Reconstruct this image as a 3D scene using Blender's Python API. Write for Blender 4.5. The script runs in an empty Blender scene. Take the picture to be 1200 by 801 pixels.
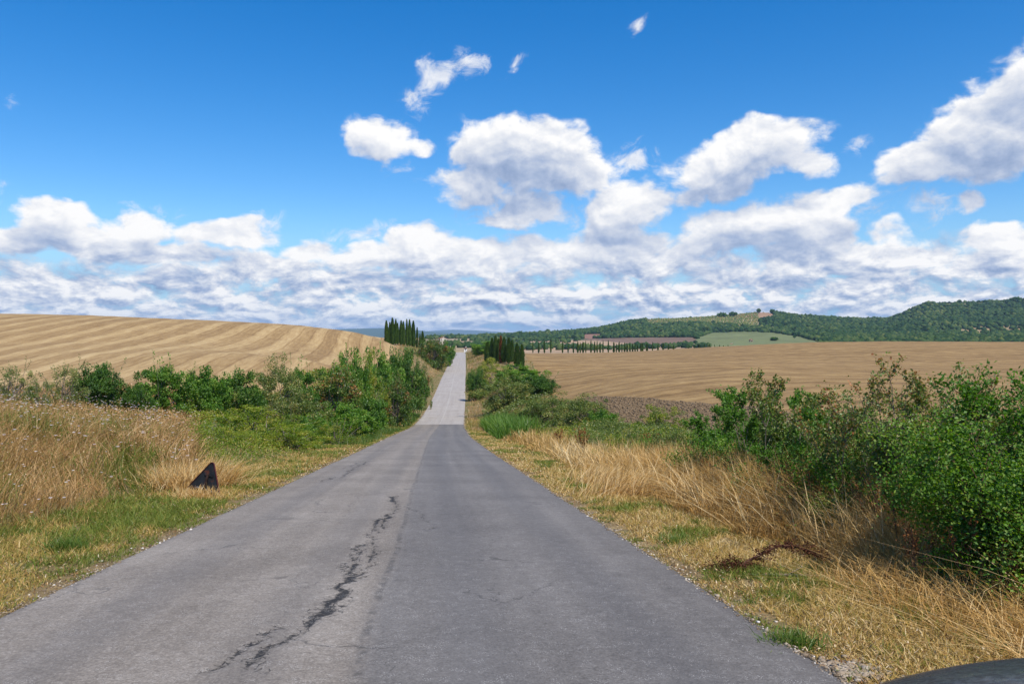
import bpy, bmesh, math, random
import numpy as np
from mathutils import Vector, Matrix, noise as mnoise

# ------------------------------------------------------------------ camera
scene = bpy.context.scene
C = scene.collection
F = 933.0            # focal length in photo pixels (28 mm on 36 mm, 1200 px)
HY = 394.0           # eye-level row in the photo
cam_d = bpy.data.cameras.new('camera')
cam = bpy.data.objects.new('camera', cam_d)
C.objects.link(cam)
cam_d.sensor_width = 36.0
cam_d.lens = 28.0
cam_d.clip_start = 0.05
cam_d.clip_end = 60000.0
cam.location = (0, 0, 0)
cam.rotation_euler = (math.radians(90) - math.atan((400.5 - HY) / F), 0, 0)
scene.camera = cam

# ------------------------------------------------------------------ light
SUN_EL = math.radians(56)
SUN_AZ = math.radians(146)        # to the right of the view direction (+Y), clockwise
SUN_DIR = Vector((math.sin(SUN_AZ) * math.cos(SUN_EL), math.cos(SUN_AZ) * math.cos(SUN_EL), math.sin(SUN_EL)))
sun_d = bpy.data.lights.new('sun', 'SUN')
sun_d.energy = 5.0
sun_d.angle = math.radians(0.53)
sun_d.color = (1.0, 0.93, 0.82)
sun = bpy.data.objects.new('sun', sun_d)
C.objects.link(sun)
sun.rotation_euler = SUN_DIR.to_track_quat('Z', 'Y').to_euler()
sun.location = (60, 0, 80)

scene.view_settings.view_transform = 'Standard'
scene.view_settings.look = 'None'
scene.view_settings.exposure = 0.12
scene.view_settings.gamma = 1.0
scene.view_settings.use_curve_mapping = False
cy = scene.cycles
cy.use_denoising = True
cy.max_bounces = 6
cy.diffuse_bounces = 2
cy.glossy_bounces = 2
cy.transmission_bounces = 4
cy.transparent_max_bounces = 6
cy.volume_bounces = 0
cy.use_fast_gi = False
cy.caustics_reflective = False
cy.caustics_refractive = False


# ------------------------------------------------------------------ node maths helper
class X:
    """a tiny expression wrapper around float sockets"""
    nt = None
    def __init__(s, v): s.v = v
    @staticmethod
    def op(name, *a):
        n = X.nt.nodes.new('ShaderNodeMath'); n.operation = name
        for i, q in enumerate(a):
            q = q.v if isinstance(q, X) else q
            if isinstance(q, (int, float)): n.inputs[i].default_value = q
            else: X.nt.links.new(q, n.inputs[i])
        return X(n.outputs[0])
    def __add__(s, o): return X.op('ADD', s, o)
    __radd__ = __add__
    def __sub__(s, o): return X.op('SUBTRACT', s, o)
    def __rsub__(s, o): return X.op('SUBTRACT', o, s)
    def __mul__(s, o): return X.op('MULTIPLY', s, o)
    __rmul__ = __mul__
    def __truediv__(s, o): return X.op('DIVIDE', s, o)
    def clamp(s, a=0.0, b=1.0): return X.op('MINIMUM', X.op('MAXIMUM', s, a), b)
    def sstep(s, a, b):
        n = X.nt.nodes.new('ShaderNodeMapRange'); n.interpolation_type = 'SMOOTHSTEP'
        X.nt.links.new(s.v, n.inputs['Value'])
        n.inputs['From Min'].default_value = a; n.inputs['From Max'].default_value = b
        if a > b:
            n.inputs['From Min'].default_value = b; n.inputs['From Max'].default_value = a
            n.inputs['To Min'].default_value = 1; n.inputs['To Max'].default_value = 0
        return X(n.outputs[0])

def vec(nt, x, y, z=0.0):
    n = nt.nodes.new('ShaderNodeCombineXYZ')
    for i, q in enumerate((x, y, z)):
        q = q.v if isinstance(q, X) else q
        if isinstance(q, (int, float)): n.inputs[i].default_value = q
        else: nt.links.new(q, n.inputs[i])
    return n.outputs[0]

def noise_n(nt, v, scale, detail=4, rough=0.5, dist=0.0, lac=2.0):
    n = nt.nodes.new('ShaderNodeTexNoise')
    n.inputs['Scale'].default_value = scale; n.inputs['Detail'].default_value = detail
    n.inputs['Roughness'].default_value = rough; n.inputs['Distortion'].default_value = dist
    n.inputs['Lacunarity'].default_value = lac
    nt.links.new(v, n.inputs['Vector'])
    return X(n.outputs['Fac'])

def voro_n(nt, v, scale, detail=0, rough=0.5, feature='F1', smooth=0.6):
    n = nt.nodes.new('ShaderNodeTexVoronoi'); n.feature = feature
    n.inputs['Scale'].default_value = scale
    n.inputs['Detail'].default_value = detail; n.inputs['Roughness'].default_value = rough
    n.normalize = True
    if feature == 'SMOOTH_F1': n.inputs['Smoothness'].default_value = smooth
    nt.links.new(v, n.inputs['Vector'])
    return X(n.outputs['Distance'])

def mixc(nt, fac, a, b, blend='MIX'):
    n = nt.nodes.new('ShaderNodeMix'); n.data_type = 'RGBA'; n.blend_type = blend
    f = fac.v if isinstance(fac, X) else fac
    if isinstance(f, (int, float)): n.inputs[0].default_value = f
    else: nt.links.new(f, n.inputs[0])
    for i, q in ((6, a), (7, b)):
        if isinstance(q, (tuple, list)): n.inputs[i].default_value = (*q[:3], 1)
        else: nt.links.new(q, n.inputs[i])
    return n.outputs[2]

# ------------------------------------------------------------------ sky with clouds
# cumulus positions: (photo x, photo y, half width, half height, strength, tilt degrees)
CLOUDS = [
    (446, 160, 38, 22, .95, 0), (478, 168, 24, 12, .7, -10),
    (622, 184, 74, 38, 1.3, -6), (558, 212, 46, 22, .9, 0), (672, 206, 46, 24, .85, 0), (612, 246, 56, 16, .8, 8), (598, 262, 30, 10, .6, 0),
    (880, 180, 70, 30, 1.2, 10), (828, 204, 44, 26, 1.0, 0), (744, 243, 48, 26, 1.0, 0), (938, 188, 40, 20, .8, 0), (790, 232, 40, 16, .75, 20),
    (900, 266, 92, 26, 1.2, 3), (985, 238, 54, 16, .85, 12), (838, 288, 60, 18, .85, 0),
    (1165, 160, 84, 44, 1.3, 16), (1082, 190, 48, 20, .9, 8), (1215, 110, 60, 46, 1.2, 10),
    (1130, 236, 24, 13, .8, 0), (1182, 274, 40, 18, .9, 0), (1030, 274, 36, 12, .65, 6), (1070, 300, 60, 16, .9, 0), (1060, 208, 36, 14, .75, 20), (330, 308, 60, 16, .95, 0), (770, 306, 60, 18, 1.0, 0), (1000, 292, 50, 16, .95, 0), (1180, 306, 50, 18, 1.0, 0),
    (64, 252, 40, 20, 1.0, 10), (160, 264, 46, 20, 1.0, 6), (262, 274, 60, 14, .9, 0), (498, 294, 46, 26, 1.2, 0), (430, 300, 40, 16, .9, 0),
    (562, 308, 50, 20, 1.0, 0), (366, 290, 32, 14, .9, 0), (18, 285, 40, 18, .95, 0), (100, 282, 76, 20, 1.05, 0), (210, 296, 60, 16, .95, 0), (650, 296, 60, 20, .9, 0), (730, 284, 50, 20, .9, 0), (960, 300, 80, 20, 1.0, 0),
    # beyond the frame
    (-160, 210, 130, 40, 1.0, 0), (-420, 150, 150, 60, 1.0, 0), (1420, 180, 120, 50, 1.1, 0), (1700, 120, 160, 60, 1.0, 0), (1500, 290, 150, 40, 1.0, 0),
]
# thin torn wisps: same layout
WISPS = [
    (515, 92, 58, 22, 1.0, 36), (545, 72, 26, 20, .9, 10), (488, 108, 34, 18, .8, 10), (470, 190, 34, 16, .7, -10), (736, 184, 44, 20, 1.0, 0), (1008, 170, 30, 16, .9, 0),
    (738, 34, 28, 10, .8, 44), (842, 54, 12, 26, .5, 20), (24, 114, 14, 26, .5, 10), (355, 200, 26, 9, .45, 10), (6, 222, 22, 10, .7, 0), (594, 78, 30, 10, .55, 35), (700, 60, 40, 12, .35, 40),
    (425, 270, 66, 20, .85, 6), (300, 264, 50, 14, .7, 0), (570, 240, 50, 26, .7, 0), (1080, 240, 60, 30, .75, 0), (690, 250, 60, 24, .6, 0), (1020, 250, 60, 20, .7, 0), (180, 240, 60, 14, .6, 0), (1110, 150, 60, 20, .7, 30),
]

def build_world():
    w = bpy.data.worlds.new('World'); scene.world = w; w.use_nodes = True
    nt = w.node_tree; nt.nodes.clear(); X.nt = nt
    out = nt.nodes.new('ShaderNodeOutputWorld')
    bg = nt.nodes.new('ShaderNodeBackground'); bg.inputs['Strength'].default_value = 0.085
    nt.links.new(bg.outputs[0], out.inputs[0])
    sky = nt.nodes.new('ShaderNodeTexSky'); sky.sky_type = 'NISHITA'
    sky.sun_disc = False
    sky.sun_elevation = SUN_EL; sky.sun_rotation = SUN_AZ
    sky.altitude = 300; sky.air_density = 1.0; sky.dust_density = 0.3; sky.ozone_density = 3.0
    hs = nt.nodes.new('ShaderNodeHueSaturation')
    hs.inputs['Hue'].default_value = 0.505; hs.inputs['Saturation'].default_value = 1.44; hs.inputs['Value'].default_value = 1.75
    nt.links.new(sky.outputs[0], hs.inputs['Color'])
    geo = nt.nodes.new('ShaderNodeNewGeometry')
    sep = nt.nodes.new('ShaderNodeSeparateXYZ')
    tc = nt.nodes.new('ShaderNodeTexCoord')
    nt.links.new(tc.outputs['Generated'], sep.inputs[0])
    dx, dy, dz = (X(sep.outputs[i]) for i in range(3))
    hyp = X.op('SQRT', dx * dx + dy * dy + 1e-6)
    u = X.op('ARCTAN2', dx, dy)
    v = dz / hyp

    # cloud lists as node groups: direction (azimuth, slope) -> cover
    def group(name, lst, k, gain):
        g = bpy.data.node_groups.new(name, 'ShaderNodeTree')
        g.interface.new_socket('p', in_out='INPUT', socket_type='NodeSocketVector')
        g.interface.new_socket('d', in_out='OUTPUT', socket_type='NodeSocketFloat')
        gi = g.nodes.new('NodeGroupInput'); go = g.nodes.new('NodeGroupOutput')
        X.nt = g; acc = None
        for (px, py, rx, ry, st_, t) in lst:
            az = math.atan((px - 600) / F); cz = math.cos(az)
            m = g.nodes.new('ShaderNodeMapping'); m.vector_type = 'TEXTURE'
            m.inputs['Location'].default_value = (az, (HY - py) / F * cz, 0)
            m.inputs['Rotation'].default_value = (0, 0, math.radians(t))
            m.inputs['Scale'].default_value = (rx / F * cz * cz * k, ry / F * cz * k, 1)
            g.links.new(gi.outputs[0], m.inputs['Vector'])
            q = g.nodes.new('ShaderNodeTexGradient'); q.gradient_type = 'SPHERICAL'
            g.links.new(m.outputs[0], q.inputs[0])
            e = X.op('MULTIPLY', X(q.outputs['Fac']), st_ * gain)
            acc = e if acc is None else X.op('SMOOTH_MAX', acc, e, 0.2)
        g.links.new(acc.v, go.inputs[0]); X.nt = nt
        return g
    g_main = group('cumulus_cover', CLOUDS, 1.72, 1.75); g_wisp = group('wisp_cover', WISPS, 1.5, 1.3)
    def macro(uu, vv, g=g_main):
        n = nt.nodes.new('ShaderNodeGroup'); n.node_tree = g
        nt.links.new(vec(nt, uu, vv, 0.0), n.inputs[0])
        return X(n.outputs[0])
    gs = v + X.op('LOGARITHM', X.op('MAXIMUM', v, 0.0) / 0.05 + 1.0, math.e) * 0.085
    wn = nt.nodes.new('ShaderNodeTexNoise'); wn.inputs['Scale'].default_value = 11.0; wn.inputs['Detail'].default_value = 3
    nt.links.new(vec(nt, u, gs, 0.0), wn.inputs['Vector'])
    ws = nt.nodes.new('ShaderNodeSeparateXYZ'); nt.links.new(wn.outputs['Color'], ws.inputs[0])
    w1, w2 = X(ws.outputs[0]) - 0.5, X(ws.outputs[1]) - 0.5
    wu, wv = u + w1 * 0.085, v + w2 * 0.06
    m0 = macro(wu, wv)
    m2 = macro(wu + 0.012, wv + 0.032)
    edge = noise_n(nt, vec(nt, u, 0.0, 1.3), 7.0, 3, .6)
    bv = v - (edge - 0.5) * 0.09 + w2 * 0.05
    belt0 = bv.sstep(0.142, 0.080)
    belt2 = (bv + 0.03).sstep(0.120, 0.050)
    m0 = X.op('SMOOTH_MAX', m0, belt0 * (0.76 + v.sstep(0.09, 0.03) * 0.14), 0.15)
    m2 = X.op('SMOOTH_MAX', m2, belt2 * 0.70, 0.15)
    pu, pg = u + w1 * 0.035, gs + w2 * 0.03
    def fine(a, b, det):
        n1 = noise_n(nt, vec(nt, a, b, 0.0), 13.0, det, .64)
        vo = voro_n(nt, vec(nt, a, b, 0.0), 24.0, 2.0, .55, 'F1')
        return (n1 - 0.5) * 2.15 + (0.40 - vo) * 1.0
    n0 = fine(pu, pg, 8)
    n1 = fine(pu + 0.006, pg + 0.012, 5)
    low = v.sstep(0.135, 0.03)
    def layer_at(a, b): return noise_n(nt, vec(nt, a * 1.05, b * 1.2, 9.0), 19.0, 6, .60) - 0.5
    lu, lg = u + w1 * 0.05, gs + w2 * 0.035
    layer = layer_at(lu, lg); layer1 = layer_at(lu + 0.004, lg + 0.012)
    d0 = m0 - 0.52 + n0 * (1.0 - low * 0.45) + layer * 2.1 * low
    alpha = d0.sstep(-0.08, 0.40) * m0.sstep(0.20, 0.42)
    wm = macro(wu, wv, g_wisp)
    wf = noise_n(nt, vec(nt, u * 1.0 + v * 0.5, v * 1.3 - u * 0.6, 4.0), 26.0, 8, .68, 0.6)
    alpha_w = (wm - 0.50 + (wf - 0.5) * 2.6).sstep(0.0, 0.85) * 0.85 * wm.sstep(0.18, 0.42)
    alpha = X.op('MAXIMUM', alpha, alpha_w)
    lit = 0.93 - low * 0.10 + (n0 - n1) * 0.60 * (1.0 - low * 0.4) - m2.clamp(0.0, 1.3) * 0.33 * (1.0 - low * 0.55) + (m0 - m2) * 0.15 + (layer - layer1) * 3.6 * low + (layer - 0.03) * 0.9 * low - d0.clamp(0.0, 1.0) * 0.06
    lit = lit.clamp(0.0, 1.0)
    ramp = nt.nodes.new('ShaderNodeValToRGB')
    cr = ramp.color_ramp
    cr.elements[0].position = 0.0; cr.elements[0].color = (2.4, 3.5, 5.9, 1)
    cr.elements[1].position = 1.0; cr.elements[1].color = (11.3, 11.2, 11.1, 1)
    e = cr.elements.new(0.35); e.color = (4.5, 5.5, 7.6, 1)
    e = cr.elements.new(0.70); e.color = (8.1, 8.5, 9.4, 1)
    nt.links.new(lit.v, ramp.inputs[0])
    cm = nt.nodes.new('ShaderNodeVectorMath'); cm.operation = 'SCALE'; cm.inputs['Scale'].default_value = 1.0
    nt.links.new(ramp.outputs[0], cm.inputs[0])
    clear = mixc(nt, v.sstep(0.16, 0.0) * 0.9, hs.outputs[0], (2.6, 5.6, 8.8))
    # fade to clear blue far overhead and below the horizon
    a2 = alpha * v.sstep(2.2, 1.0)
    haze_sky = mixc(nt, v.sstep(0.05, 0.0) * 0.25, cm.outputs[0], (4.0, 6.0, 8.6))
    col = mixc(nt, a2, clear, haze_sky)
    nt.links.new(col, bg.inputs['Color'])
    w.cycles.sampling_method = 'MANUAL'; w.cycles.sample_map_resolution = 512
build_world()

# ================================================================== helpers
rng = np.random.default_rng(7)
random.seed(7)

def tag(o, label=None, cat=None, group=None, kind=None):
    if label: o['label'] = label
    if cat: o['category'] = cat
    if group: o['group'] = group
    if kind: o['kind'] = kind
    return o

def empty(name, loc=(0, 0, 0), rz=0.0):
    o = bpy.data.objects.new(name, None); C.objects.link(o)
    o.empty_display_size = 0.3
    o.location = loc; o.rotation_euler = (0, 0, rz)
    return o

def np_mesh(name, verts, faces_list, mats=(), attrs=None, smooth=False, parent=None, colattrs=None):
    """faces_list: list of int arrays (n,3) or (n,4). attrs: dict of per-vertex floats"""
    me = bpy.data.meshes.new(name)
    verts = np.asarray(verts, dtype=np.float32)
    me.vertices.add(len(verts)); me.vertices.foreach_set('co', verts.ravel())
    loops = np.concatenate([np.asarray(f).ravel() for f in faces_list]).astype(np.int32)
    sizes = np.concatenate([np.full(len(f), np.asarray(f).shape[1]) for f in faces_list])
    starts = np.concatenate([[0], np.cumsum(sizes)[:-1]]).astype(np.int32)
    me.loops.add(len(loops)); me.loops.foreach_set('vertex_index', loops)
    me.polygons.add(len(sizes)); me.polygons.foreach_set('loop_start', starts)
    me.update(calc_edges=True)
    if smooth: me.polygons.foreach_set('use_smooth', np.ones(len(sizes), dtype=bool))
    for k, a in (attrs or {}).items():
        at = me.attributes.new(k, 'FLOAT', 'POINT'); at.data.foreach_set('value', np.asarray(a, dtype=np.float32))
    for k, a in (colattrs or {}).items():
        at = me.attributes.new(k, 'FLOAT_COLOR', 'POINT')
        c = np.ones((len(verts), 4), dtype=np.float32); c[:, :3] = a
        at.data.foreach_set('color', c.ravel())
    for m in mats: me.materials.append(m)
    me.validate(clean_customdata=False)
    o = bpy.data.objects.new(name, me); C.objects.link(o)
    if parent is not None: o.parent = parent
    return o

def sstep(x, a, b):
    t = np.clip((np.asarray(x, float) - a) / (b - a), 0, 1)
    return t * t * (3 - 2 * t)

_perm = np.random.default_rng(11).random((256, 256))
def vnoise(x, y, s=1.0, seed=0):
    x = np.asarray(x, float) / s + seed * 17.3; y = np.asarray(y, float) / s + seed * 9.1
    xi = np.floor(x).astype(int); yi = np.floor(y).astype(int)
    fx = x - xi; fy = y - yi; fx = fx * fx * (3 - 2 * fx); fy = fy * fy * (3 - 2 * fy)
    g = lambda a, b: _perm[a % 256, b % 256]
    return (g(xi, yi) * (1 - fx) * (1 - fy) + g(xi + 1, yi) * fx * (1 - fy) + g(xi, yi + 1) * (1 - fx) * fy + g(xi + 1, yi + 1) * fx * fy)
def fbm(x, y, s=1.0, o=4, seed=0):
    a = 0; w = 0.5; t = 0
    for i in range(o):
        a = a + w * vnoise(x, y, s / 2 ** i, seed + i); t += w; w *= 0.55
    return a / t          # 0..1

# ------------------------------------------------------------------ road line (surveyed from the photo)
RD = np.array([-80, -30, 0, 33, 58, 93, 115, 138, 175, 197, 250, 337, 430, 509, 560, 640, 800], float)
RX = np.array([7.4, 2.5, -0.5, -3.7, -6.0, -8.6, -9.85, -11.1, -13.3, -14.5, -17.5, -22.6, -28, -33, -36.2, -41, -50], float)
RZ = np.array([6.3, 1.4, -1.6, -4.9, -7.35, -10.55, -11.35, -11.5, -11.1, -10.5, -9.85, -9.6, -9.75, -10.2, -11.3, -14.5, -20], float)
def _smooth_tab(X_, Y_):
    d = np.arange(-80, 801, 1.0); v = np.interp(d, X_, Y_)
    k = np.hanning(25); k /= k.sum()
    return d, np.convolve(np.pad(v, 12, mode='reflect', reflect_type='odd'), k, 'valid')
_rd, _rx = _smooth_tab(RD, RX); _, _rz = _smooth_tab(RD, RZ)
def road_x(d): return np.interp(d, _rd, _rx)
def road_z(d): return np.interp(d, _rd, _rz)
HALF = 3.0

def bp(px, py, D): return ((px - 600) / F * D, D, -(py - HY) / F * D)

# ------------------------------------------------------------------ terrain heights
CP = []
for d in (-60, -30, -10, 5, 20, 40, 60, 80, 100, 120, 150, 190, 240, 300, 370, 440, 510, 560):
    x, z = float(road_x(d)), float(road_z(d))
    CP += [(x - 4, d, z - .05), (x + 4, d, z - .05)]
CP += [bp(880, 480, 55), bp(700, 464, 90), bp(750, 465, 80), bp(640, 441, 150), bp(900, 403.5, 300), bp(860, 406.5, 305), bp(800, 411.5, 310), bp(740, 415, 310), bp(660, 417, 310), bp(640, 413.8, 470), bp(700, 413.8, 470), bp(760, 413.5, 470), bp(1200, 401, 300), bp(620, 416, 420),
       bp(1000, 430, 150), bp(1200, 430, 150), bp(800, 430, 180), bp(1000, 503, 38), bp(700, 425, 230),
       (20, 20, -2.9), (9, 10, -2.5), (9, 0, -1.7), (14, -20, 0.4), (40, 0, -2.0), (60, 50, -4.6), (60, 90, -5.4), (7, 30, -4.6), (8, 45, -5.7), (6, 60, -7.0), (2.5, 80, -8.7), (-2, 105, -9.6), (-1, 125, -9.2),
       (96, 380, -5.2), (193, 380, -5.5), (300, 300, -2.6), (300, 420, -9), (131, 480, -12.2), (206, 480, -13.8), (100, 560, -17), (250, 560, -18),
       bp(590, 424, 230), bp(560, 418, 300), bp(575, 416, 330),
       # left
       bp(0, 368, 200), bp(100, 370, 200), bp(200, 374.5, 200), bp(280, 379, 203), bp(350, 384.5, 210), bp(420, 392, 222), bp(450, 399, 240), bp(300, 383, 232), bp(400, 393, 250), bp(440, 399, 285), bp(350, 388, 240),
       (-128, 260, 6.3), (-86, 260, 4.0), (-56, 280, 1.2), (-40, 320, -3.2), (-60, 420, -3), (-140, 400, 2), (-250, 300, 7), (-250, 150, 4), (-60, 560, -12),
       bp(0, 452, 85), bp(110, 462, 62), bp(250, 462, 78), bp(400, 433, 125), bp(330, 445, 100), bp(0, 405, 130), bp(200, 410, 130),
       bp(110, 478, 46), bp(280, 488, 56), bp(480, 409, 262), bp(465, 411, 255), bp(500, 411, 275), bp(520, 414, 300),
       (-13, 20, -2.6), (-12, 6, -1.35), (-20, 10, -1.3), (-40, 20, -1.6), (-40, -20, 1.8), (-80, 20, -1.0), (-16, 35, -4.1), (-100, 60, -2.4), (-15, 75, -7.2), (-17, 105, -8.4), (-22, 140, -8.6), (-24, 170, -7.6), (-26, 210, -6.4)]
CP = np.array(CP)
def _tps_fit(P):
    x = P[:, :2] / 100.0; n = len(x)
    r = np.hypot(x[:, None, 0] - x[None, :, 0], x[:, None, 1] - x[None, :, 1])
    K = np.where(r > 0, r * r * np.log(r + 1e-12), 0) + np.eye(n) * 0.00045
    A = np.zeros((n + 3, n + 3)); A[:n, :n] = K; A[:n, n] = 1; A[:n, n + 1:] = x; A[n, :n] = 1; A[n + 1:, :n] = x.T
    b = np.zeros(n + 3); b[:n] = P[:, 2]
    return x, np.linalg.solve(A, b)
_tx, _tw = _tps_fit(CP)
def tps(X_, Y_):
    sh = np.shape(X_); q = np.stack([np.ravel(X_), np.ravel(Y_)], 1) / 100.0
    out = np.empty(len(q)); n = len(_tx)
    for i in range(0, len(q), 20000):
        c = q[i:i + 20000]
        r = np.hypot(c[:, None, 0] - _tx[None, :, 0], c[:, None, 1] - _tx[None, :, 1])
        out[i:i + 20000] = (np.where(r > 0, r * r * np.log(r + 1e-12), 0)) @ _tw[:n] + _tw[n] + c @ _tw[n + 1:]
    return out.reshape(sh)

FPX = np.array([-1200, 0, 200, 365, 445, 490, 520, 560, 590, 640, 700, 740, 770, 800, 860, 890, 910, 940, 1000, 1040, 1060, 1085, 1120, 1175, 1190, 1300, 1600, 2600], float)
FD = np.array([700, 1000, 1400, 2000, 2300, 3200], float)
def row(d): return np.interp(FPX, [a for a, _ in d], [b for _, b in d])
FY = np.array([
    np.full(len(FPX), 419.0),
    row([(-1200, 410), (500, 405), (560, 404.5), (590, 408), (700, 408), (815, 405), (940, 404), (1100, 401), (1200, 401), (2600, 402)]),
    row([(-1200, 402), (500, 399), (560, 398), (640, 399), (700, 396), (815, 391), (880, 391), (950, 392), (1040, 391), (1120, 390), (1200, 389), (2600, 395)]),
    row([(-1200, 396), (365, 396), (500, 395.5), (520, 394), (560, 393.6), (590, 393.5), (640, 391), (680, 388.5), (700, 386.5), (735, 377), (770, 374), (800, 373.5), (860, 369), (890, 365.8), (915, 367.5), (940, 371.5), (1000, 375), (1040, 375.5), (1060, 368), (1085, 356.5), (1120, 354.8), (1170, 355), (1190, 353), (1210, 351), (1300, 355), (1600, 375), (2600, 390)]),
    row([(-1200, 397), (560, 395), (640, 393), (740, 381), (890, 370), (1040, 378), (1085, 359), (1200, 355), (1600, 378), (2600, 391)]),
    np.full(len(FPX), 398.0)])
def far_z(X_, Y_):
    Yc = np.maximum(Y_, 1.0); px = np.clip(600 + F * X_ / Yc, -1200, 2600)
    ld = np.log(np.clip(Yc, 700, 3200)); lf = np.log(FD)
    cols = np.stack([np.interp(px.ravel(), FPX, FY[i]) for i in range(len(FD))], 0)
    k = np.clip(np.searchsorted(lf, ld.ravel()) - 1, 0, len(FD) - 2)
    t = (ld.ravel() - lf[k]) / (lf[k + 1] - lf[k]); t = np.clip(t, 0, 1)
    py = cols[k, np.arange(px.size)] * (1 - t) + cols[k + 1, np.arange(px.size)] * t
    z = -(py.reshape(px.shape) - HY) / F * Yc
    z = z + (fbm(X_, Y_, 160, 4, 3) - 0.5) * 7.0 * sstep(Y_, 900, 1600)
    # blue mountains far away
    m1 = np.interp(px, [-1200, 200, 365, 400, 447, 490, 520, 545, 590, 640, 2600], [383, 382, 385.5, 384.8, 384, 386.5, 389.5, 392, 394, 396, 398])
    z1 = -(m1 - HY) / F * 12000 + (fbm(X_, Y_, 1500, 4, 9) - .5) * 50
    m2 = np.interp(px, [-1200, 300, 500, 530, 560, 600, 640, 700, 2600], [391, 389, 388, 386.5, 387.5, 390, 393, 396, 398])
    z2 = -(m2 - HY) / F * 19000 + (fbm(X_, Y_, 2500, 4, 12) - .5) * 60
    base = -(396.5 - HY) / F * Yc
    z = np.where(Yc > 3200, -(398 - HY) / F * 3200 + 0 * z, z)
    z = z * 1.0
    bump = lambda c, w: np.exp(-((Yc - c) / w) ** 2)
    z = z + np.maximum(z1 + 14, 0) * bump(12000, 2300) + np.maximum(z2 + 14, 0) * bump(19000, 2600)
    z = z - 30 * sstep(Y_, 3200, 6000) * (1 - bump(12000, 2300)) * (1 - bump(19000, 2600))
    front = sstep(Y_ / np.maximum(np.hypot(X_, Y_), 1), 0.25, 0.45)
    return z * front + (-20) * (1 - front)

def height(X_, Y_, roadcut=True):
    X_ = np.asarray(X_, float); Y_ = np.asarray(Y_, float)
    sh = np.broadcast(X_, Y_).shape; X_ = np.broadcast_to(X_, sh); Y_ = np.broadcast_to(Y_, sh)
    R = np.hypot(X_, Y_)
    z = np.zeros(sh)
    near = R < 900
    if near.any(): z[near] = np.clip(tps(X_[near], Y_[near]), -25, 14)
    w = sstep(R, 540, 850)
    wf = w > 0
    if wf.any(): z[wf] = z[wf] * (1 - w[wf]) + far_z(X_[wf], Y_[wf]) * w[wf]
    # small lumps
    z = z + (fbm(X_, Y_, 6, 3, 5) - 0.5) * 0.35 * sstep(R, 5, 30) * (1 - w)
    inr = (Y_ > -79) & (Y_ < 780)
    e = np.abs(X_ - road_x(Y_)) - HALF
    zr = road_z(Y_)
    k = 1 - sstep(e, 0.4, 7.5)
    shoulder = zr - 0.03 - 0.05 * sstep(e, 0.3, 2.5)
    z = np.where(inr, z * (1 - k) + shoulder * k, z)
    if roadcut:
        cut = 1 - sstep(e, -0.45, -0.05)
        z = np.where(inr, z - (0.16 + 0.0006 * R) * cut, z)
    return z

# ------------------------------------------------------------------ zones
def left_bound(d): return np.interp(d, [-50, 30, 45, 60, 90, 130, 180, 250, 300, 450, 700], [-35, -31, -28.5, -26, -22, -23.5, -26, -35.5, -43, -56, -75])
def right_bound(d): return np.interp(d, [-50, 10, 30, 55, 75, 90, 110, 150, 200, 300, 420, 700], [8.5, 8.5, 9.0, 10.0, 8.5, 6.5, 5.0, 5.2, 6, 5, 7, 10])
def plough_bound(d): return np.interp(d, [-50, 20, 40, 55, 68, 80, 90, 95], [17, 17.5, 18.2, 17.2, 15.8, 12.9, 9.2, 6.0])
def inpoly(px, py, poly):
    res = np.zeros(px.shape, bool); n = len(poly)
    for i in range(n):
        x1, y1 = poly[i]; x2, y2 = poly[(i + 1) % n]
        c = ((y1 > py) != (y2 > py)) & (px < (x2 - x1) * (py - y1) / (y2 - y1 + 1e-12) + x1)
        res ^= c
    return res
# land use on the far slopes (outlines as they lie on the slope, given where the photo shows them)
P_PLOUGH = [(690, 397), (735, 395.5), (812, 395), (818, 399), (806, 404), (700, 408), (640, 406)]
P_TAN = [(600, 402), (640, 397.5), (700, 399), (760, 404), (815, 402.5), (862, 403), (870, 406), (815, 412), (600, 416)]
P_TAN2 = [(520, 396), (560, 396.5), (590, 399), (600, 420), (500, 425), (505, 400)]
P_RED = [(682, 391.5), (704, 391), (706, 395.5), (684, 397)]
P_MEADOW = [(815, 403.5), (818, 395), (835, 389.5), (880, 388.6), (905, 389.5), (935, 394), (965, 402), (955, 408), (850, 408)]
P_OLIVE = [(755, 380), (762, 370), (846, 364), (885, 362), (890, 374), (892, 384), (872, 383.5), (850, 380), (815, 379), (770, 381)]
P_TOP = [(858, 372), (864, 362), (890, 360), (908, 360), (905, 372.5), (886, 374)]
P_HILL = [(1094, 357.2), (1100, 354.6), (1158, 354.8), (1150, 357.4)]
P_FARM = [(1122, 387), (1145, 382.5), (1200, 381.5), (1230, 386), (1200, 389), (1160, 392), (1125, 393)]
P_STRIP = [(1060, 390.5), (1120, 386), (1122, 389), (1060, 392)]
P_FARLEFT = [(-1200, 394.2), (540, 393.6), (543, 397), (525, 398), (500, 400), (-1200, 405)]
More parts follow.
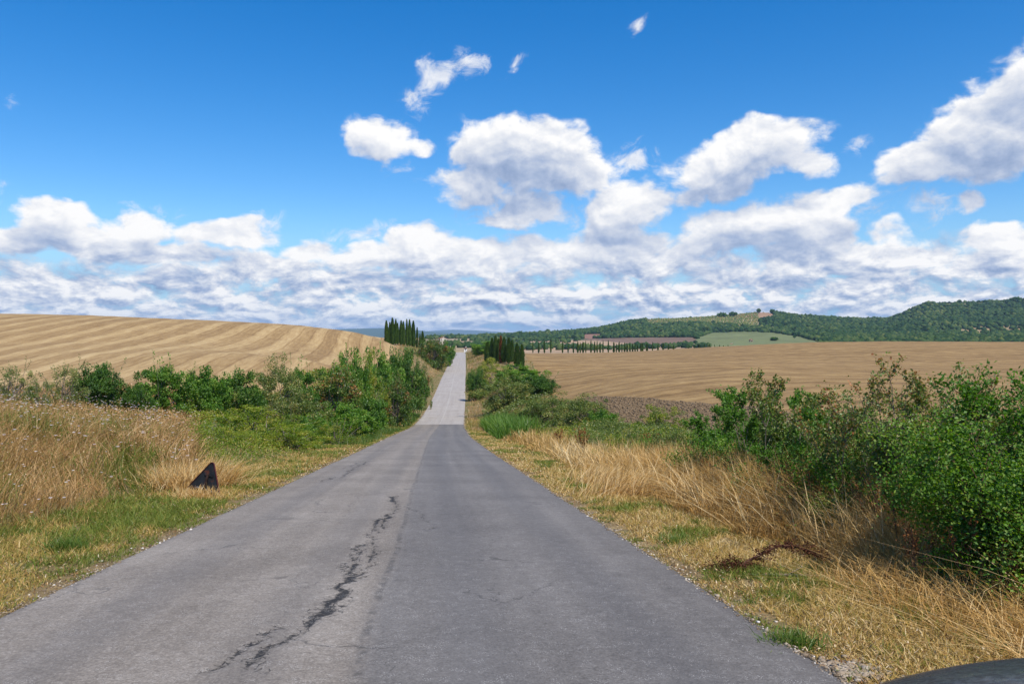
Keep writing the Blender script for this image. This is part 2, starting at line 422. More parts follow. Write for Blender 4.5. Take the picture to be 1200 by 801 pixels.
def far_cover(X_, Y_, z):
    px = 600 + F * X_ / np.maximum(Y_, 1); py = HY - F * z / np.maximum(Y_, 1)
    col = np.zeros(px.shape + (3,)); col[:] = (0.045, 0.075, 0.030)
    forest = (Y_ > 900) & (Y_ < 2350) & (px > 560)
    forest2 = forest.copy()
    for poly, c in ((P_PLOUGH, (.165, .105, .068)), (P_TAN, (.36, .25, .15)), (P_TAN2, (.33, .25, .15)), (P_RED, (.24, .13, .085)), (P_MEADOW, (.145, .165, .062)),
                    (P_OLIVE, (.31, .25, .135)), (P_TOP, (.30, .185, .105)), (P_HILL, (.26, .20, .11)), (P_FARM, (.30, .22, .11)), (P_STRIP, (.16, .20, .07)), (P_FARLEFT, (.26, .2, .12))):
        m = inpoly(px, py, poly) & (Y_ < 2150); col[m] = c; forest2 &= ~m
    m = (px <= 560) & (Y_ < 2300) & (Y_ > 700)
    col[m & (py > 398)] = (.30, .23, .13)
    return col, forest2, px, py

# ================================================================== materials (ground)
def new_mat(name):
    m = bpy.data.materials.new(name); m.use_nodes = True
    nt = m.node_tree; nt.nodes.clear(); X.nt = nt
    out = nt.nodes.new('ShaderNodeOutputMaterial')
    p = nt.nodes.new('ShaderNodeBsdfPrincipled')
    p.inputs['Roughness'].default_value = 0.9
    p.inputs['Specular IOR Level'].default_value = 0.2
    nt.links.new(p.outputs[0], out.inputs[0])
    return m, nt, p
def pos_xyz(nt):
    g = nt.nodes.new('ShaderNodeNewGeometry'); s = nt.nodes.new('ShaderNodeSeparateXYZ')
    nt.links.new(g.outputs['Position'], s.inputs[0])
    return g.outputs['Position'], X(s.outputs[0]), X(s.outputs[1]), X(s.outputs[2])
def attr(nt, name, out='Fac'):
    a = nt.nodes.new('ShaderNodeAttribute'); a.attribute_name = name; a.attribute_type = 'GEOMETRY'
    return X(a.outputs[out]) if out == 'Fac' else a.outputs[out]
def bump(nt, p, h, strength=0.5, dist=0.02):
    b = nt.nodes.new('ShaderNodeBump'); b.inputs['Strength'].default_value = strength; b.inputs['Distance'].default_value = dist
    nt.links.new(h.v, b.inputs['Height']); nt.links.new(b.outputs[0], p.inputs['Normal'])
def ramp(nt, f, stops):
    r = nt.nodes.new('ShaderNodeValToRGB'); cr = r.color_ramp
    cr.elements[0].position = stops[0][0]; cr.elements[0].color = (*stops[0][1], 1)
    cr.elements[1].position = stops[-1][0]; cr.elements[1].color = (*stops[-1][1], 1)
    for s, c in stops[1:-1]:
        e = cr.elements.new(s); e.color = (*c, 1)
    nt.links.new(f.v, r.inputs[0]); return r.outputs[0]

def mat_verge():
    m, nt, p = new_mat('dry verge soil')
    P, x, y, z = pos_xyz(nt)
    n1 = noise_n(nt, P, 0.35, 4, .6); n2 = noise_n(nt, P, 2.2, 5, .65); n3 = noise_n(nt, P, 16, 4, .7)
    c = ramp(nt, (n2 * 0.6 + n3 * 0.5 - 0.05), [(0.2, (.075, .05, .026)), (.45, (.19, .135, .06)), (.62, (.33, .24, .115)), (.8, (.46, .36, .20))])
    g = ramp(nt, n3, [(0.3, (.045, .075, .015)), (.7, (.12, .16, .035))])
    f = (n1 * 0.8 + n2 * 0.4).sstep(0.60, 0.74)
    c2 = mixc(nt, f * 0.75, c, g)
    nt.links.new(c2, p.inputs['Base Color']); bump(nt, p, n3 + n2, .8, .05)
    return m

def mat_field(name, left):
    m, nt, p = new_mat(name)
    P, x, y, z = pos_xyz(nt)
    w = noise_n(nt, P, 0.018, 3, .55) - 0.5; w2 = noise_n(nt, P, 0.09, 3, .6) - 0.5
    if left:
        s = x + y * 0.135 + w * 3.4 + w2 * 0.3
        per = 5.9
    else:
        s = y * 0.93 + x * 0.36 + X.op('MULTIPLY', x, x) * -0.0010 + w * 30.0 + w2 * 2.0
        per = 6.6
    t = X.op('FRACT', s / per)
    wv = noise_n(nt, vec(nt, s / per, y * 0.01, x * 0.01), 1.1, 2, .5)
    if left:
        band = t.sstep(0.0, 0.22) * t.sstep(0.74, 0.42)
    else:
        band = t.sstep(0.05, 0.35) * t.sstep(0.95, 0.6)
    # thin dark wheel marks on both edges of a swath
    edge = X.op('ABSOLUTE', t - (0.54 if left else 0.5)); edge = edge.sstep(0.05, 0.015)
    edge2 = X.op('ABSOLUTE', t - 0.03).sstep(0.035, 0.01)
    # streaks stretched along the swath
    along = vec(nt, s * 1.0, (y if left else x) * 0.09, 0.0)
    st = noise_n(nt, along, 1.6, 5, .65)
    fine = noise_n(nt, P, 3.0, 4, .75); gr = noise_n(nt, P, 0.35, 4, .6)
    v = band * (0.22 if left else 0.16) + (st - 0.5) * (0.9 if left else 1.05) + (fine - 0.5) * 0.65 + (gr - 0.5) * (0.3 if left else 0.8) + 0.30 + (wv - 0.5) * 0.5
    v = v - edge * (0.20 if left else .12) - edge2 * (0.14 if left else 0.05)
    if left:
        c = ramp(nt, v, [(0.0, (.18, .108, .046)), (.3, (.28, .18, .076)), (.6, (.41, .285, .132)), (1.0, (.57, .44, .24))])
    else:
        c = ramp(nt, v, [(0.0, (.125, .073, .028)), (.3, (.225, .137, .052)), (.62, (.34, .222, .090)), (1.0, (.55, .40, .19))])
    nt.links.new(c, p.inputs['Base Color']); bump(nt, p, fine * 0.6 + st * 0.8 + band * 1.2, .6, .08)
    return m

def mat_plough():
    m, nt, p = new_mat('ploughed clods')
    P, x, y, z = pos_xyz(nt)
    v1 = voro_n(nt, P, 2.6, 2, .6); n = noise_n(nt, P, 4, 5, .7); n2 = noise_n(nt, P, .5, 3, .6)
    c = ramp(nt, v1 * 0.7 + n * 0.55, [(0.15, (.075, .050, .028)), (.5, (.21, .145, .082)), (.85, (.37, .28, .17))])
    nt.links.new(c, p.inputs['Base Color']); bump(nt, p, v1 * 2 + n, 1.0, .15)
    return m

def mat_hills():
    m, nt, p = new_mat('hill ground cover')
    P, x, y, z = pos_xyz(nt)
    col = attr(nt, 'cover', 'Color')
    n = noise_n(nt, P, .02, 5, .65); n2 = noise_n(nt, P, .12, 4, .6)
    c = mixc(nt, 1.0, col, ramp(nt, n * 0.6 + n2 * 0.4, [(0.3, (.62, .62, .62)), (.7, (1.4, 1.4, 1.4))]), 'MULTIPLY')
    nt.links.new(c, p.inputs['Base Color'])
    return m

def mat_road(name, old):
    m, nt, p = new_mat(name)
    P, x, y, z = pos_xyz(nt)
    t = attr(nt, 'across'); s = attr(nt, 'along')
    crack = attr(nt, 'crack'); mark = attr(nt, 'scuff')
    n1 = noise_n(nt, P, 0.5, 4, .6); n2 = noise_n(nt, P, 6, 4, .6)
    g = noise_n(nt, P, 55, 3, .8); g2 = voro_n(nt, P, 70, 0)
    # long wheel-track streaks
    tr = noise_n(nt, vec(nt, t * 1.0, s * 0.025, 0.0), 2.2, 4, .55)
    gc = noise_n(nt, P, 22, 3, .7)
    base = (g - 0.5) * 1.3 + (gc - 0.5) * 0.6 + (n1 - 0.5) * 0.6 + (n2 - .5) * .22 + (tr - 0.5) * 0.45 + 0.5
    if old:
        c = ramp(nt, base, [(0.0, (.20, .175, .150)), (.5, (.345, .31, .275)), (1.0, (.50, .46, .41))])
        joint = X.op('ABSOLUTE', t + (n1 - .5) * 0.10 - 0.05).sstep(0.10, 0.03)
        c = mixc(nt, joint * n2.sstep(.3, .5) * 0.35, c, (.50, .48, .44))
    else:
        left = ramp(nt, base, [(0.0, (.070, .059, .047)), (.5, (.215, .186, .154)), (.85, (.36, .32, .27)), (1.0, (.57, .52, .46))])
        right = ramp(nt, base, [(0.0, (.062, .056, .051)), (.5, (.158, .145, .132)), (.9, (.25, .234, .215)), (1.0, (.39, .37, .34))])
        f = (t + (n1 - .5) * 0.22 + (n2 - .5) * .08).sstep(-0.10, 0.16)
        c = mixc(nt, f, left, right)
        seam = X.op('ABSOLUTE', t - 0.04 + (n1 - .5) * 0.2).sstep(0.05, 0.015)
        c = mixc(nt, seam * n2.sstep(.40, .6) * 0.55, c, (.06, .056, .052))
        # worn wheel tracks
        for cx_, k in ((-2.0, .26), (-0.62, .22), (0.75, .26), (2.0, .28)):
            wt = X.op('ABSOLUTE', t - cx_ + (tr - .5) * .5).sstep(0.42, 0.05)
            c = mixc(nt, wt * k, c, (.10, .098, .10))
        edge = X.op('ABSOLUTE', t).sstep(2.72, 2.98)
        c = mixc(nt, edge * n2.sstep(.35, .6) * 0.5, c, (.10, .09, .085))
        web = voro_n(nt, vec(nt, x + (n2 - .5) * .12, y + (g - .5) * .03, 0.0), 11.0, 1, .6, 'DISTANCE_TO_EDGE').sstep(0.05, 0.012)
        ck = X.op('MAXIMUM', web * (crack + (n2 - .5) * .35).sstep(0.10, 0.30) * 0.9, 0.0)
        ck0 = (crack * (noise_n(nt, P, 17, 5, .85) * 1.7 + voro_n(nt, P, 30, 0) * .8)).sstep(0.58, 0.90)
        stain = noise_n(nt, P, 1.3, 5, .7).sstep(.60, .72)
        c = mixc(nt, stain * 0.30, c, (.085, .078, .072))
        hair = voro_n(nt, vec(nt, x + (n2 - .5) * .5, y * .5 + (n1 - .5) * 1.2, 0.0), 0.9, 1, .6, 'DISTANCE_TO_EDGE').sstep(0.012, 0.003) * n1.sstep(.50, .60)
        c = mixc(nt, hair * 0.55, c, (.045, .042, .040))
        ck = X.op('MAXIMUM', ck, ck0)
        c = mixc(nt, ck * 0.92, c, (.016, .016, .017))
        c = mixc(nt, (mark * noise_n(nt, P, 12, 3, .7)).sstep(.30, .5) * 0.75, c, (.48, .47, .45))
    sp = g2.sstep(0.22, 0.08) * noise_n(nt, P, 9, 2, .5).sstep(.5, .62)
    c = mixc(nt, sp * 0.55, c, (.55, .53, .50))
    nt.links.new(c, p.inputs['Base Color'])
    p.inputs['Roughness'].default_value = 0.72
    p.inputs['Specular IOR Level'].default_value = 0.15
    hgt = g * 0.8 + n2 * 0.5
    if not old: hgt = hgt - ck * 3.0
    bump(nt, p, hgt, .55, .012)
    return m

M_VERGE = mat_verge(); M_FL = mat_field('stubble left', True); M_FR = mat_field('stubble right', False)
M_PL = mat_plough(); M_HILL = mat_hills(); M_R1 = mat_road('patched asphalt', False); M_R2 = mat_road('pale old asphalt', True)

# ================================================================== ground sheet
def build_ground():
    a_front = np.radians(np.arange(-40, 40.01, 0.10))
    a_rest = np.radians(np.concatenate([np.arange(41, 60, 1.0), np.arange(60, 300, 4.0), np.arange(300, 320, 1.0)]))
    ang = np.concatenate([a_front, a_rest]); na = len(ang)
    r = [0.6]
    while r[-1] < 26000: r.append(r[-1] * (1.030 if r[-1] < 6 else 1.016 if r[-1] < 2500 else 1.05))
    r = np.array(r); nr = len(r)
    A, R = np.meshgrid(ang, r)            # rows by radius
    Xg, Yg = np.sin(A) * R, np.cos(A) * R
    Z = height(Xg, Yg)
    # clods on the ploughed strip
    V = np.stack([Xg, Yg, Z], -1).reshape(-1, 3)
    centre = np.array([[0, 0, float(height(np.array([0.0]), np.array([0.0]))[0])]])
    V = np.vstack([V, centre]); ci = len(V) - 1
    i, j = np.meshgrid(np.arange(nr - 1), np.arange(na), indexing='ij')
    j2 = (j + 1) % na
    Q = np.stack([i * na + j, (i + 1) * na + j, (i + 1) * na + j2, i * na + j2], -1).reshape(-1, 4)[:, ::-1]
    T = np.stack([np.full(na, ci), np.arange(na), (np.arange(na) + 1) % na], -1)
    cx_, cy_ = V[Q, 0].mean(1), V[Q, 1].mean(1); cr_ = np.hypot(cx_, cy_)
    hills = cr_ > 690
    inf = (cy_ > -60) & ~hills
    fl = inf & (cx_ < left_bound(cy_))
    fr_all = inf & (cx_ > right_bound(cy_))
    pl = fr_all & (cx_ < plough_bound(cy_)) & (cy_ < 92) & (cy_ > 5)
    fr = fr_all & ~pl
    gr = ~(hills | fl | fr | pl)
    cov, _, _, _ = far_cover(V[:, 0], V[:, 1], V[:, 2])
    def sub(name, mask, mat, tri=None, cover=False):
        f = Q[mask]; extra = tri if tri is not None else np.zeros((0, 3), int)
        used = np.unique(np.concatenate([f.ravel(), extra.ravel()])); mp = np.full(len(V), -1); mp[used] = np.arange(len(used))
        fl_ = [mp[f]] + ([mp[extra]] if len(extra) else [])
        o = np_mesh(name, V[used], fl_, [mat], smooth=True, colattrs={'cover': cov[used]} if cover else None)
        tag(o, kind='structure'); return o
    sub('ground', gr, M_VERGE, T[:, ::-1] if False else T)
    sub('stubble_field', fl, M_FL); sub('stubble_field', fr, M_FR)
    sub('ploughed_field', pl, M_PL)
    sub('hills', hills, M_HILL, cover=True)
build_ground()

# ================================================================== road
CRACK = [(290, 800), (300, 778), (318, 764), (352, 744), (382, 722), (402, 690), (418, 662), (432, 630), (447, 612), (460, 602), (464, 592), (464, 584)]
CRACKW = [.35, .4, .5, .8, 1.7, 1.3, .7, .45, 1.1, .5, .9, 2.0]
CRACK2 = [[(435, 628), (436, 646), (441, 662)], [(470, 597), (490, 603), (502, 618), (505, 625)], [(398, 562), (412, 551), (431, 541)], [(376, 566), (392, 560)], [(400, 561), (410, 551)], [(418, 548), (430, 542)], [(455, 608), (447, 628)],
          [(240, 801), (270, 770), (330, 740)], [(425, 640), (400, 668), (398, 690)], [(352, 744), (300, 770), (276, 795)], [(410, 690), (440, 660), (446, 650)], [(404, 550), (420, 543)]]
SCUFF = [[(621, 573), (634, 577), (655, 590), (672, 604)], [(624, 583), (640, 586)], [(633, 596), (646, 588), (656, 589)], [(700, 640), (728, 640)], [(700, 672), (720, 671)], [(636, 581), (648, 573)], [(655,606),(668,598)]]
def px_to_road(px, py):
    # meet of a view ray with the road surface
    sl = (py - HY) / F
    for d in np.arange(2, 130, 0.05):
        if -road_z(d) / d < sl: break
    return (px - 600) / F * d, d
def build_road():
    def strip(name, ds, nt_, mat, lift, marks=False, half=HALF):
        t = np.linspace(-1, 1, nt_)
        D_, T_ = np.meshgrid(ds, t, indexing='ij')
        edge = (fbm(D_, T_ * 0 + np.sign(T_) * 50, 0.9, 4, 2) - 0.5) * 0.22 * np.abs(T_) ** 8
        W = T_ * (half + edge)
        dxr = (road_x(D_ + .5) - road_x(D_ - .5)); nrm = np.sqrt(1 + dxr ** 2)
        X_ = road_x(D_) + W / nrm; Y_ = D_ - W * dxr / nrm
        Z_ = road_z(Y_) + lift + 0.03 * (1 - T_ ** 2) + (fbm(X_, Y_, 2.5, 3, 8) - .5) * .03
        Z_ = Z_ - 0.05 * sstep(np.abs(W), 2.9, 3.05)
        cr = np.zeros_like(X_); sc = np.zeros_like(X_)
        if marks:
            def seg(pts, wid, out):
                P_ = [px_to_road(*q) for q in pts]
                wx = (fbm(X_, Y_, 0.35, 5, 21) - .5) * 0.34; wy = (fbm(X_, Y_, 0.35, 5, 31) - .5) * 0.34
                for k in range(len(P_) - 1):
                    (x1, y1), (x2, y2) = P_[k], P_[k + 1]
                    dx_, dy_ = x2 - x1, y2 - y1; L = dx_ * dx_ + dy_ * dy_
                    u_ = np.clip(((X_ + wx - x1) * dx_ + (Y_ + wy - y1) * dy_) / L, 0, 1)
                    w_ = wid[k] * (1 - u_) + wid[k + 1] * u_
                    dd = np.hypot(X_ + wx - x1 - u_ * dx_, Y_ + wy - y1 - u_ * dy_)
                    np.maximum(out, np.clip(1 - dd / (0.098 * w_), 0, 1) * np.clip(0.55 + 0.45 * w_, 0, 1), out=out)
            seg(CRACK, CRACKW, cr)
            for c_ in CRACK2: seg(c_, [.62 if c_[0][0] < 460 else .34] * len(c_), cr)
            for c_ in SCUFF: seg(c_, [.30] * len(c_), sc)
            Z_ = Z_ - cr * 0.02 * (fbm(X_, Y_, .12, 3, 4) + .2) + np.clip(cr - .5, 0, 1) * fbm(X_, Y_, .07, 2, 14) * .015
        n0, n1 = X_.shape
        i, j = np.meshgrid(np.arange(n0 - 1), np.arange(n1 - 1), indexing='ij')
        Q = np.stack([i * n1 + j, i * n1 + j + 1, (i + 1) * n1 + j + 1, (i + 1) * n1 + j], -1).reshape(-1, 4)
        V = np.stack([X_, Y_, Z_], -1).reshape(-1, 3)
        o = np_mesh(name, V, [Q], [mat], attrs={'across': W.ravel(), 'along': D_.ravel(), 'crack': cr.ravel(), 'scuff': sc.ravel()}, smooth=True)
        tag(o, kind='structure'); return o
    ds = np.concatenate([np.arange(-70, 3, 1.0), np.arange(3, 24, 0.05), np.arange(24, 40, 0.15), np.arange(40, 95.9, 0.5), [95.9]])
    strip('road', ds, 130, M_R1, 0.012, True)
    strip('road', np.concatenate([[95.5], np.arange(97, 760, 1.5)]), 25, M_R2, 0.004)
build_road()

# ================================================================== vegetation
def leaf_mat(name, stops, transl=0.35, gloss=0.04, objvar=0.0, rough=0.45):
    m = bpy.data.materials.new(name); m.use_nodes = True
    nt = m.node_tree; nt.nodes.clear(); X.nt = nt
    out = nt.nodes.new('ShaderNodeOutputMaterial')
    t = attr(nt, 'tint')
    if objvar:
        oi = nt.nodes.new('ShaderNodeObjectInfo')
        t = (t + (X(oi.outputs['Random']) - 0.5) * objvar).clamp()
    c = ramp(nt, t, stops)
    d = nt.nodes.new('ShaderNodeBsdfDiffuse'); nt.links.new(c, d.inputs[0])
    tr = nt.nodes.new('ShaderNodeBsdfTranslucent')
    hs = nt.nodes.new('ShaderNodeHueSaturation'); hs.inputs['Value'].default_value = 1.3; hs.inputs['Saturation'].default_value = 1.1; hs.inputs['Hue'].default_value = 0.495
    nt.links.new(c, hs.inputs['Color']); nt.links.new(hs.outputs[0], tr.inputs[0])
    mx = nt.nodes.new('ShaderNodeMixShader'); mx.inputs[0].default_value = transl
    nt.links.new(d.outputs[0], mx.inputs[1]); nt.links.new(tr.outputs[0], mx.inputs[2])
    last = mx
    if gloss > 0:
        gl = nt.nodes.new('ShaderNodeBsdfGlossy'); gl.inputs['Roughness'].default_value = rough
        m2 = nt.nodes.new('ShaderNodeMixShader'); m2.inputs[0].default_value = gloss
        nt.links.new(mx.outputs[0], m2.inputs[1]); nt.links.new(gl.outputs[0], m2.inputs[2]); last = m2
    nt.links.new(last.outputs[0], out.inputs[0])
    return m

def flat_mat(name, col, rough=0.8, spec=0.3, metal=0.0, var=0.0, vs=8.0):
    m, nt, p = new_mat(name)
    if var:
        P, *_ = pos_xyz(nt); n = noise_n(nt, P, vs, 4, .65)
        lo = tuple(c * (1 - var) for c in col); hi = tuple(min(c * (1 + var), 1) for c in col)
        nt.links.new(ramp(nt, n, [(.3, lo), (.7, hi)]), p.inputs['Base Color'])
    else:
        p.inputs['Base Color'].default_value = (*col, 1)
    p.inputs['Roughness'].default_value = rough; p.inputs['Specular IOR Level'].default_value = spec; p.inputs['Metallic'].default_value = metal
    return m

G1, G2, G3, G4 = (.018, .045, .008), (.045, .10, .014), (.10, .17, .025), (.20, .24, .05)
L_GREEN = leaf_mat('fresh green leaves', [(0, (.034, .095, .009)), (.45, (.085, .21, .016)), (.8, (.16, .31, .030)), (1, (.28, .38, .06))], .45, .03, .25, rough=.6)
L_OLIVE = leaf_mat('grey green leaves', [(0, (.06, .095, .018)), (.5, (.135, .195, .034)), (.85, (.22, .27, .055)), (1, (.36, .29, .08))], .36, .04, .3)
L_DARK = leaf_mat('dark green leaves', [(0, (.028, .075, .010)), (.5, (.062, .155, .016)), (.9, (.12, .23, .026)), (1, (.19, .27, .04))], .40, .03, .2, rough=.6)
L_RED = leaf_mat('leaves turning red brown', [(0, (.050, .115, .014)), (.5, (.125, .205, .030)), (.72, (.24, .19, .04)), (.88, (.34, .13, .04)), (1, (.42, .19, .06))], .3, .04, .2)
L_YEL = leaf_mat('yellow green weeds', [(0, (.075, .14, .010)), (.45, (.17, .25, .018)), (.8, (.29, .32, .03)), (1, (.44, .36, .08))], .35, .03, .2)
L_CYP = leaf_mat('cypress foliage', [(0, (.026, .065, .013)), (.5, (.062, .130, .020)), (1, (.14, .21, .036))], .3, .02, .25)
L_FOREST = leaf_mat('woodland crowns', [(0, (.014, .034, .016)), (.45, (.033, .070, .024)), (.8, (.070, .108, .034)), (1, (.12, .145, .045))], .1, .0, 0)
L_STRAW = leaf_mat('dry straw', [(0, (.24, .12, .032)), (.4, (.48, .29, .085)), (.75, (.70, .48, .19)), (1, (.86, .70, .40))], .3, .03)
L_MEAD = leaf_mat('half dry meadow', [(0, (.08, .13, .016)), (.22, (.18, .215, .035)), (.38, (.24, .145, .045)), (.68, (.43, .255, .095)), (.9, (.62, .42, .20)), (1, (.78, .62, .40))], .3, .02)
L_GRASS = leaf_mat('green grass', [(0, (.035, .075, .010)), (.5, (.085, .165, .020)), (.85, (.17, .24, .04)), (1, (.36, .32, .11))], .35, .03)
L_REED = leaf_mat('bright green reeds', [(0, (.05, .12, .012)), (.6, (.12, .24, .028)), (1, (.28, .36, .08))], .4, .03)
L_RUST = leaf_mat('rusty seed heads', [(0, (.10, .035, .015)), (.5, (.22, .085, .03)), (1, (.40, .20, .08))], .15, .0)
L_VRG = leaf_mat('verge clippings', [(0, (.085, .14, .018)), (.25, (.18, .21, .035)), (.42, (.36, .24, .06)), (.75, (.54, .37, .13)), (1, (.78, .64, .36))], .25, .02)
L_BARK = flat_mat('grey bark', (.20, .165, .13), .9, .1, 0, .4, 30)
L_TWIG = flat_mat('brown twigs', (.16, .095, .06), .9, .1, 0, .4, 30)
L_PETAL = leaf_mat('pale petals', [(0, (.62, .52, .58)), (1, (.86, .84, .82))], .3, 0)

class Leaves:
    def __init__(s): s.V = []; s.F4 = []; s.F3 = []; s.T = []; s.n = 0
    def add(s, V, F3=None, F4=None, T=None):
        s.V.append(V)
        if F3 is not None and len(F3): s.F3.append(F3 + s.n)
        if F4 is not None and len(F4): s.F4.append(F4 + s.n)
        s.T.append(T if T is not None else np.full(len(V), .5)); s.n += len(V)
    def build(s, name, mat, parent=None, smooth=False):
        fs = []
        if s.F4: fs.append(np.vstack(s.F4))
        if s.F3: fs.append(np.vstack(s.F3))
        return np_mesh(name, np.vstack(s.V), fs, [mat] if not isinstance(mat, (list, tuple)) else mat, attrs={'tint': np.concatenate(s.T)}, parent=parent, smooth=smooth)
    # leaf = diamond of four points, folded a bit along the middle
    def leaves(s, P, L, W, rg, up=0.4, tint=None, fold=0.25):
        n = len(P)
        a = rg.uniform(0, 2 * np.pi, n); el = rg.normal(0.1, .55, n)
        ax = np.stack([np.cos(a) * np.cos(el), np.sin(a) * np.cos(el), np.sin(el)], 1)
        r = rg.normal(0, 1, (n, 3)); r[:, 2] += up * 2
        sd = np.cross(ax, r); sd /= np.linalg.norm(sd, axis=1)[:, None] + 1e-9
        nm = np.cross(sd, ax)
        L = np.broadcast_to(L, n)[:, None] * rg.uniform(.6, 1.25, (n, 1)); W = np.broadcast_to(W, n)[:, None] * rg.uniform(.7, 1.2, (n, 1))
        p0 = P; p2 = P + ax * L; mid = P + ax * L * .45
        p1 = mid + sd * W * .5 + nm * W * fold * .5; p3 = mid - sd * W * .5 + nm * W * fold * .5
        V = np.stack([p0, p1, p2, p3], 1).reshape(-1, 3)
        b = np.arange(n)[:, None] * 4
        F = np.concatenate([b + np.array([[0, 1, 2]]), b + np.array([[0, 2, 3]])], 0)
        t = rg.beta(2.2, 2.2, n) if tint is None else tint
        s.add(V, F3=F, T=np.repeat(np.clip(t, 0, 1), 4))
    # blade of grass: a narrow strip of two segments that bends over
    def blades(s, P, H, W, rg, lean=0.35, bend=0.5, tint=None, az=None, azs=6.3, single=False):
        n = len(P); H = np.broadcast_to(H, n) * 1.0; W = np.broadcast_to(W, n)
        a = rg.uniform(0, 2 * np.pi, n) if az is None else rg.normal(az, azs, n)
        ln = np.abs(rg.normal(0, lean, n)) + 0.03
        d = np.stack([np.cos(a), np.sin(a)], 1)
        fa = rg.uniform(0, np.pi, n); sd = np.stack([np.cos(fa), np.sin(fa), np.zeros(n)], 1) * W[:, None] * .5
        def pt(f, extra): 
            q = P.copy(); k = (ln * f + bend * extra * f * f)
            q[:, :2] += d * (H * k)[:, None]; q[:, 2] += H * f * (1 - 0.35 * np.clip(k, 0, 1.2))
            return q
        ex = rg.uniform(0, 1, n)
        t = rg.beta(2, 2, n) if tint is None else tint
        if single:
            m_ = pt(1.0, ex); V = np.stack([P - sd, P + sd, m_], 1).reshape(-1, 3)
            b = np.arange(n)[:, None] * 3; s.add(V, F3=b + np.array([[0, 1, 2]]), T=np.repeat(np.clip(t, 0, 1), 3)); return
        m_ = pt(.55, ex); e_ = pt(1.0, ex)
        V = np.stack([P - sd, P + sd, m_ + sd * .8, m_ - sd * .8, e_], 1).reshape(-1, 3)
        b = np.arange(n)[:, None] * 5
        s.add(V, F4=b + np.array([[0, 1, 2, 3]]), F3=b + np.array([[3, 2, 4]]), T=np.repeat(np.clip(t, 0, 1), 5))
    def tube(s, pts, radii, sides=5, tint=.5):
        pts = np.asarray(pts, float); k = len(pts); rings = []
        for i in range(k):
            d = pts[min(i + 1, k - 1)] - pts[max(i - 1, 0)]; d /= np.linalg.norm(d) + 1e-9
            u = np.cross(d, [0.3, 0.9, 0.2]); u /= np.linalg.norm(u) + 1e-9; w = np.cross(d, u)
            a = np.arange(sides) / sides * 2 * np.pi
            rings.append(pts[i] + radii[i] * (np.cos(a)[:, None] * u + np.sin(a)[:, None] * w))
        V = np.vstack(rings); F = []
        for i in range(k - 1):
            for j in range(sides):
                j2 = (j + 1) % sides; F.append([i * sides + j, i * sides + j2, (i + 1) * sides + j2, (i + 1) * sides + j])
        s.add(V, F4=np.array(F), T=np.full(len(V), tint))

def ground_pts(Xs, Ys): return np.stack([Xs, Ys, height(Xs, Ys, False)], 1)

# ---------------------------------------------------------------- bushes
def make_bush(name, label, cat, seed, H, R, nclump, nleaf, L, W, mat, wood=None, ragged=.3, low=0.1, sprigs=0, spread=.28, tintbias=0.0, cl_tint=.22, asym=0.0):
    """bush of many leafy clumps; returns the empty with parts foliage + stem. Built at the origin."""
    rg = np.random.default_rng(seed)
    root = empty(name); 
    if label: tag(root, label, cat)
    st = Leaves(); lf = Leaves()
    nst = 4 + seed % 3
    bases = [(rg.normal(0, R * .12), rg.normal(0, R * .12)) for _ in range(nst)]
    # clump centres inside an uneven ellipsoid
    cs = []
    while len(cs) < nclump:
        v = rg.normal(0, 1, 3); v /= np.linalg.norm(v); rr = rg.uniform(.25, 1) ** .55
        wob = 1 + ragged * (vnoise(v[0] * 2.2 + 5, v[1] * 2.2 + v[2] * 1.7, 1, seed) - .5) * 2
        p = v * rr * wob; q = np.array([p[0] * R, p[1] * R, H * (.5 + low * .5) + p[2] * H * .5 * (1 - low)])
        if q[2] > H * .03: cs.append(q)
    cs = np.array(cs)
    for sidx in range(sprigs):
        a = rg.uniform(0, 6.28); rr = rg.uniform(0, R * .8); base = np.array([math.cos(a) * rr, math.sin(a) * rr, H * rg.uniform(.6, .8)])
        tip = base + np.array([rg.normal(0, .18) * R, rg.normal(0, .18) * R, H * rg.uniform(.22, .42)])
        st.tube([base * [.6, .6, .4], base, tip], [.018, .012, .004], 4)
        n_ = 18; tt = rg.uniform(0, 1, n_)[:, None]
        lf.leaves(base + (tip - base) * tt + rg.normal(0, .03, (n_, 3)), L, W, rg, tint=rg.beta(2, 2, n_) * .8 + .2)
    per = max(3, nleaf // nclump)
    for c in cs:
        cr_ = rg.uniform(.6, 1.3) * spread * min(R, H * .6)
        n_ = int(per * rg.uniform(.6, 1.4))
        v = rg.normal(0, 1, (n_, 3)); v /= np.linalg.norm(v, axis=1)[:, None]
        P = c + v * (rg.uniform(.15, 1, (n_, 1)) ** .5) * cr_ * np.array([1, 1, .8]); P[:, 2] = np.maximum(P[:, 2], 0.02)
        ct = rg.normal(0, cl_tint)
        lf.leaves(P, L, W, rg, tint=rg.beta(2.4, 2.4, n_) + ct + tintbias)
    for k in range(min(len(cs), 26)):
        c = cs[k * len(cs) // min(len(cs), 26)]; b = bases[k % nst]
        m1 = np.array([b[0] + c[0] * .25, b[1] + c[1] * .25, c[2] * .45]) + rg.normal(0, .05 * R, 3)
        r0 = .012 + .012 * H
        st.tube([(b[0], b[1], -.1), m1, c * [.8, .8, .9], c * [1.08, 1.08, 1.05]], [r0, r0 * .7, r0 * .35, r0 * .1], 4)
    st.build('stem', wood or L_BARK, root); lf.build('foliage', mat, root)
    return root

def clone(root, label=None, cat=None, group=None):
    r = root.copy(); C.objects.link(r)
    for ch in root.children:
        c = ch.copy(); C.objects.link(c); c.parent = r
        for g in ch.children:
            d = g.copy(); C.objects.link(d); d.parent = c
    if label: r['label'] = label
    if cat: r['category'] = cat
    if group: r['group'] = group
    return r

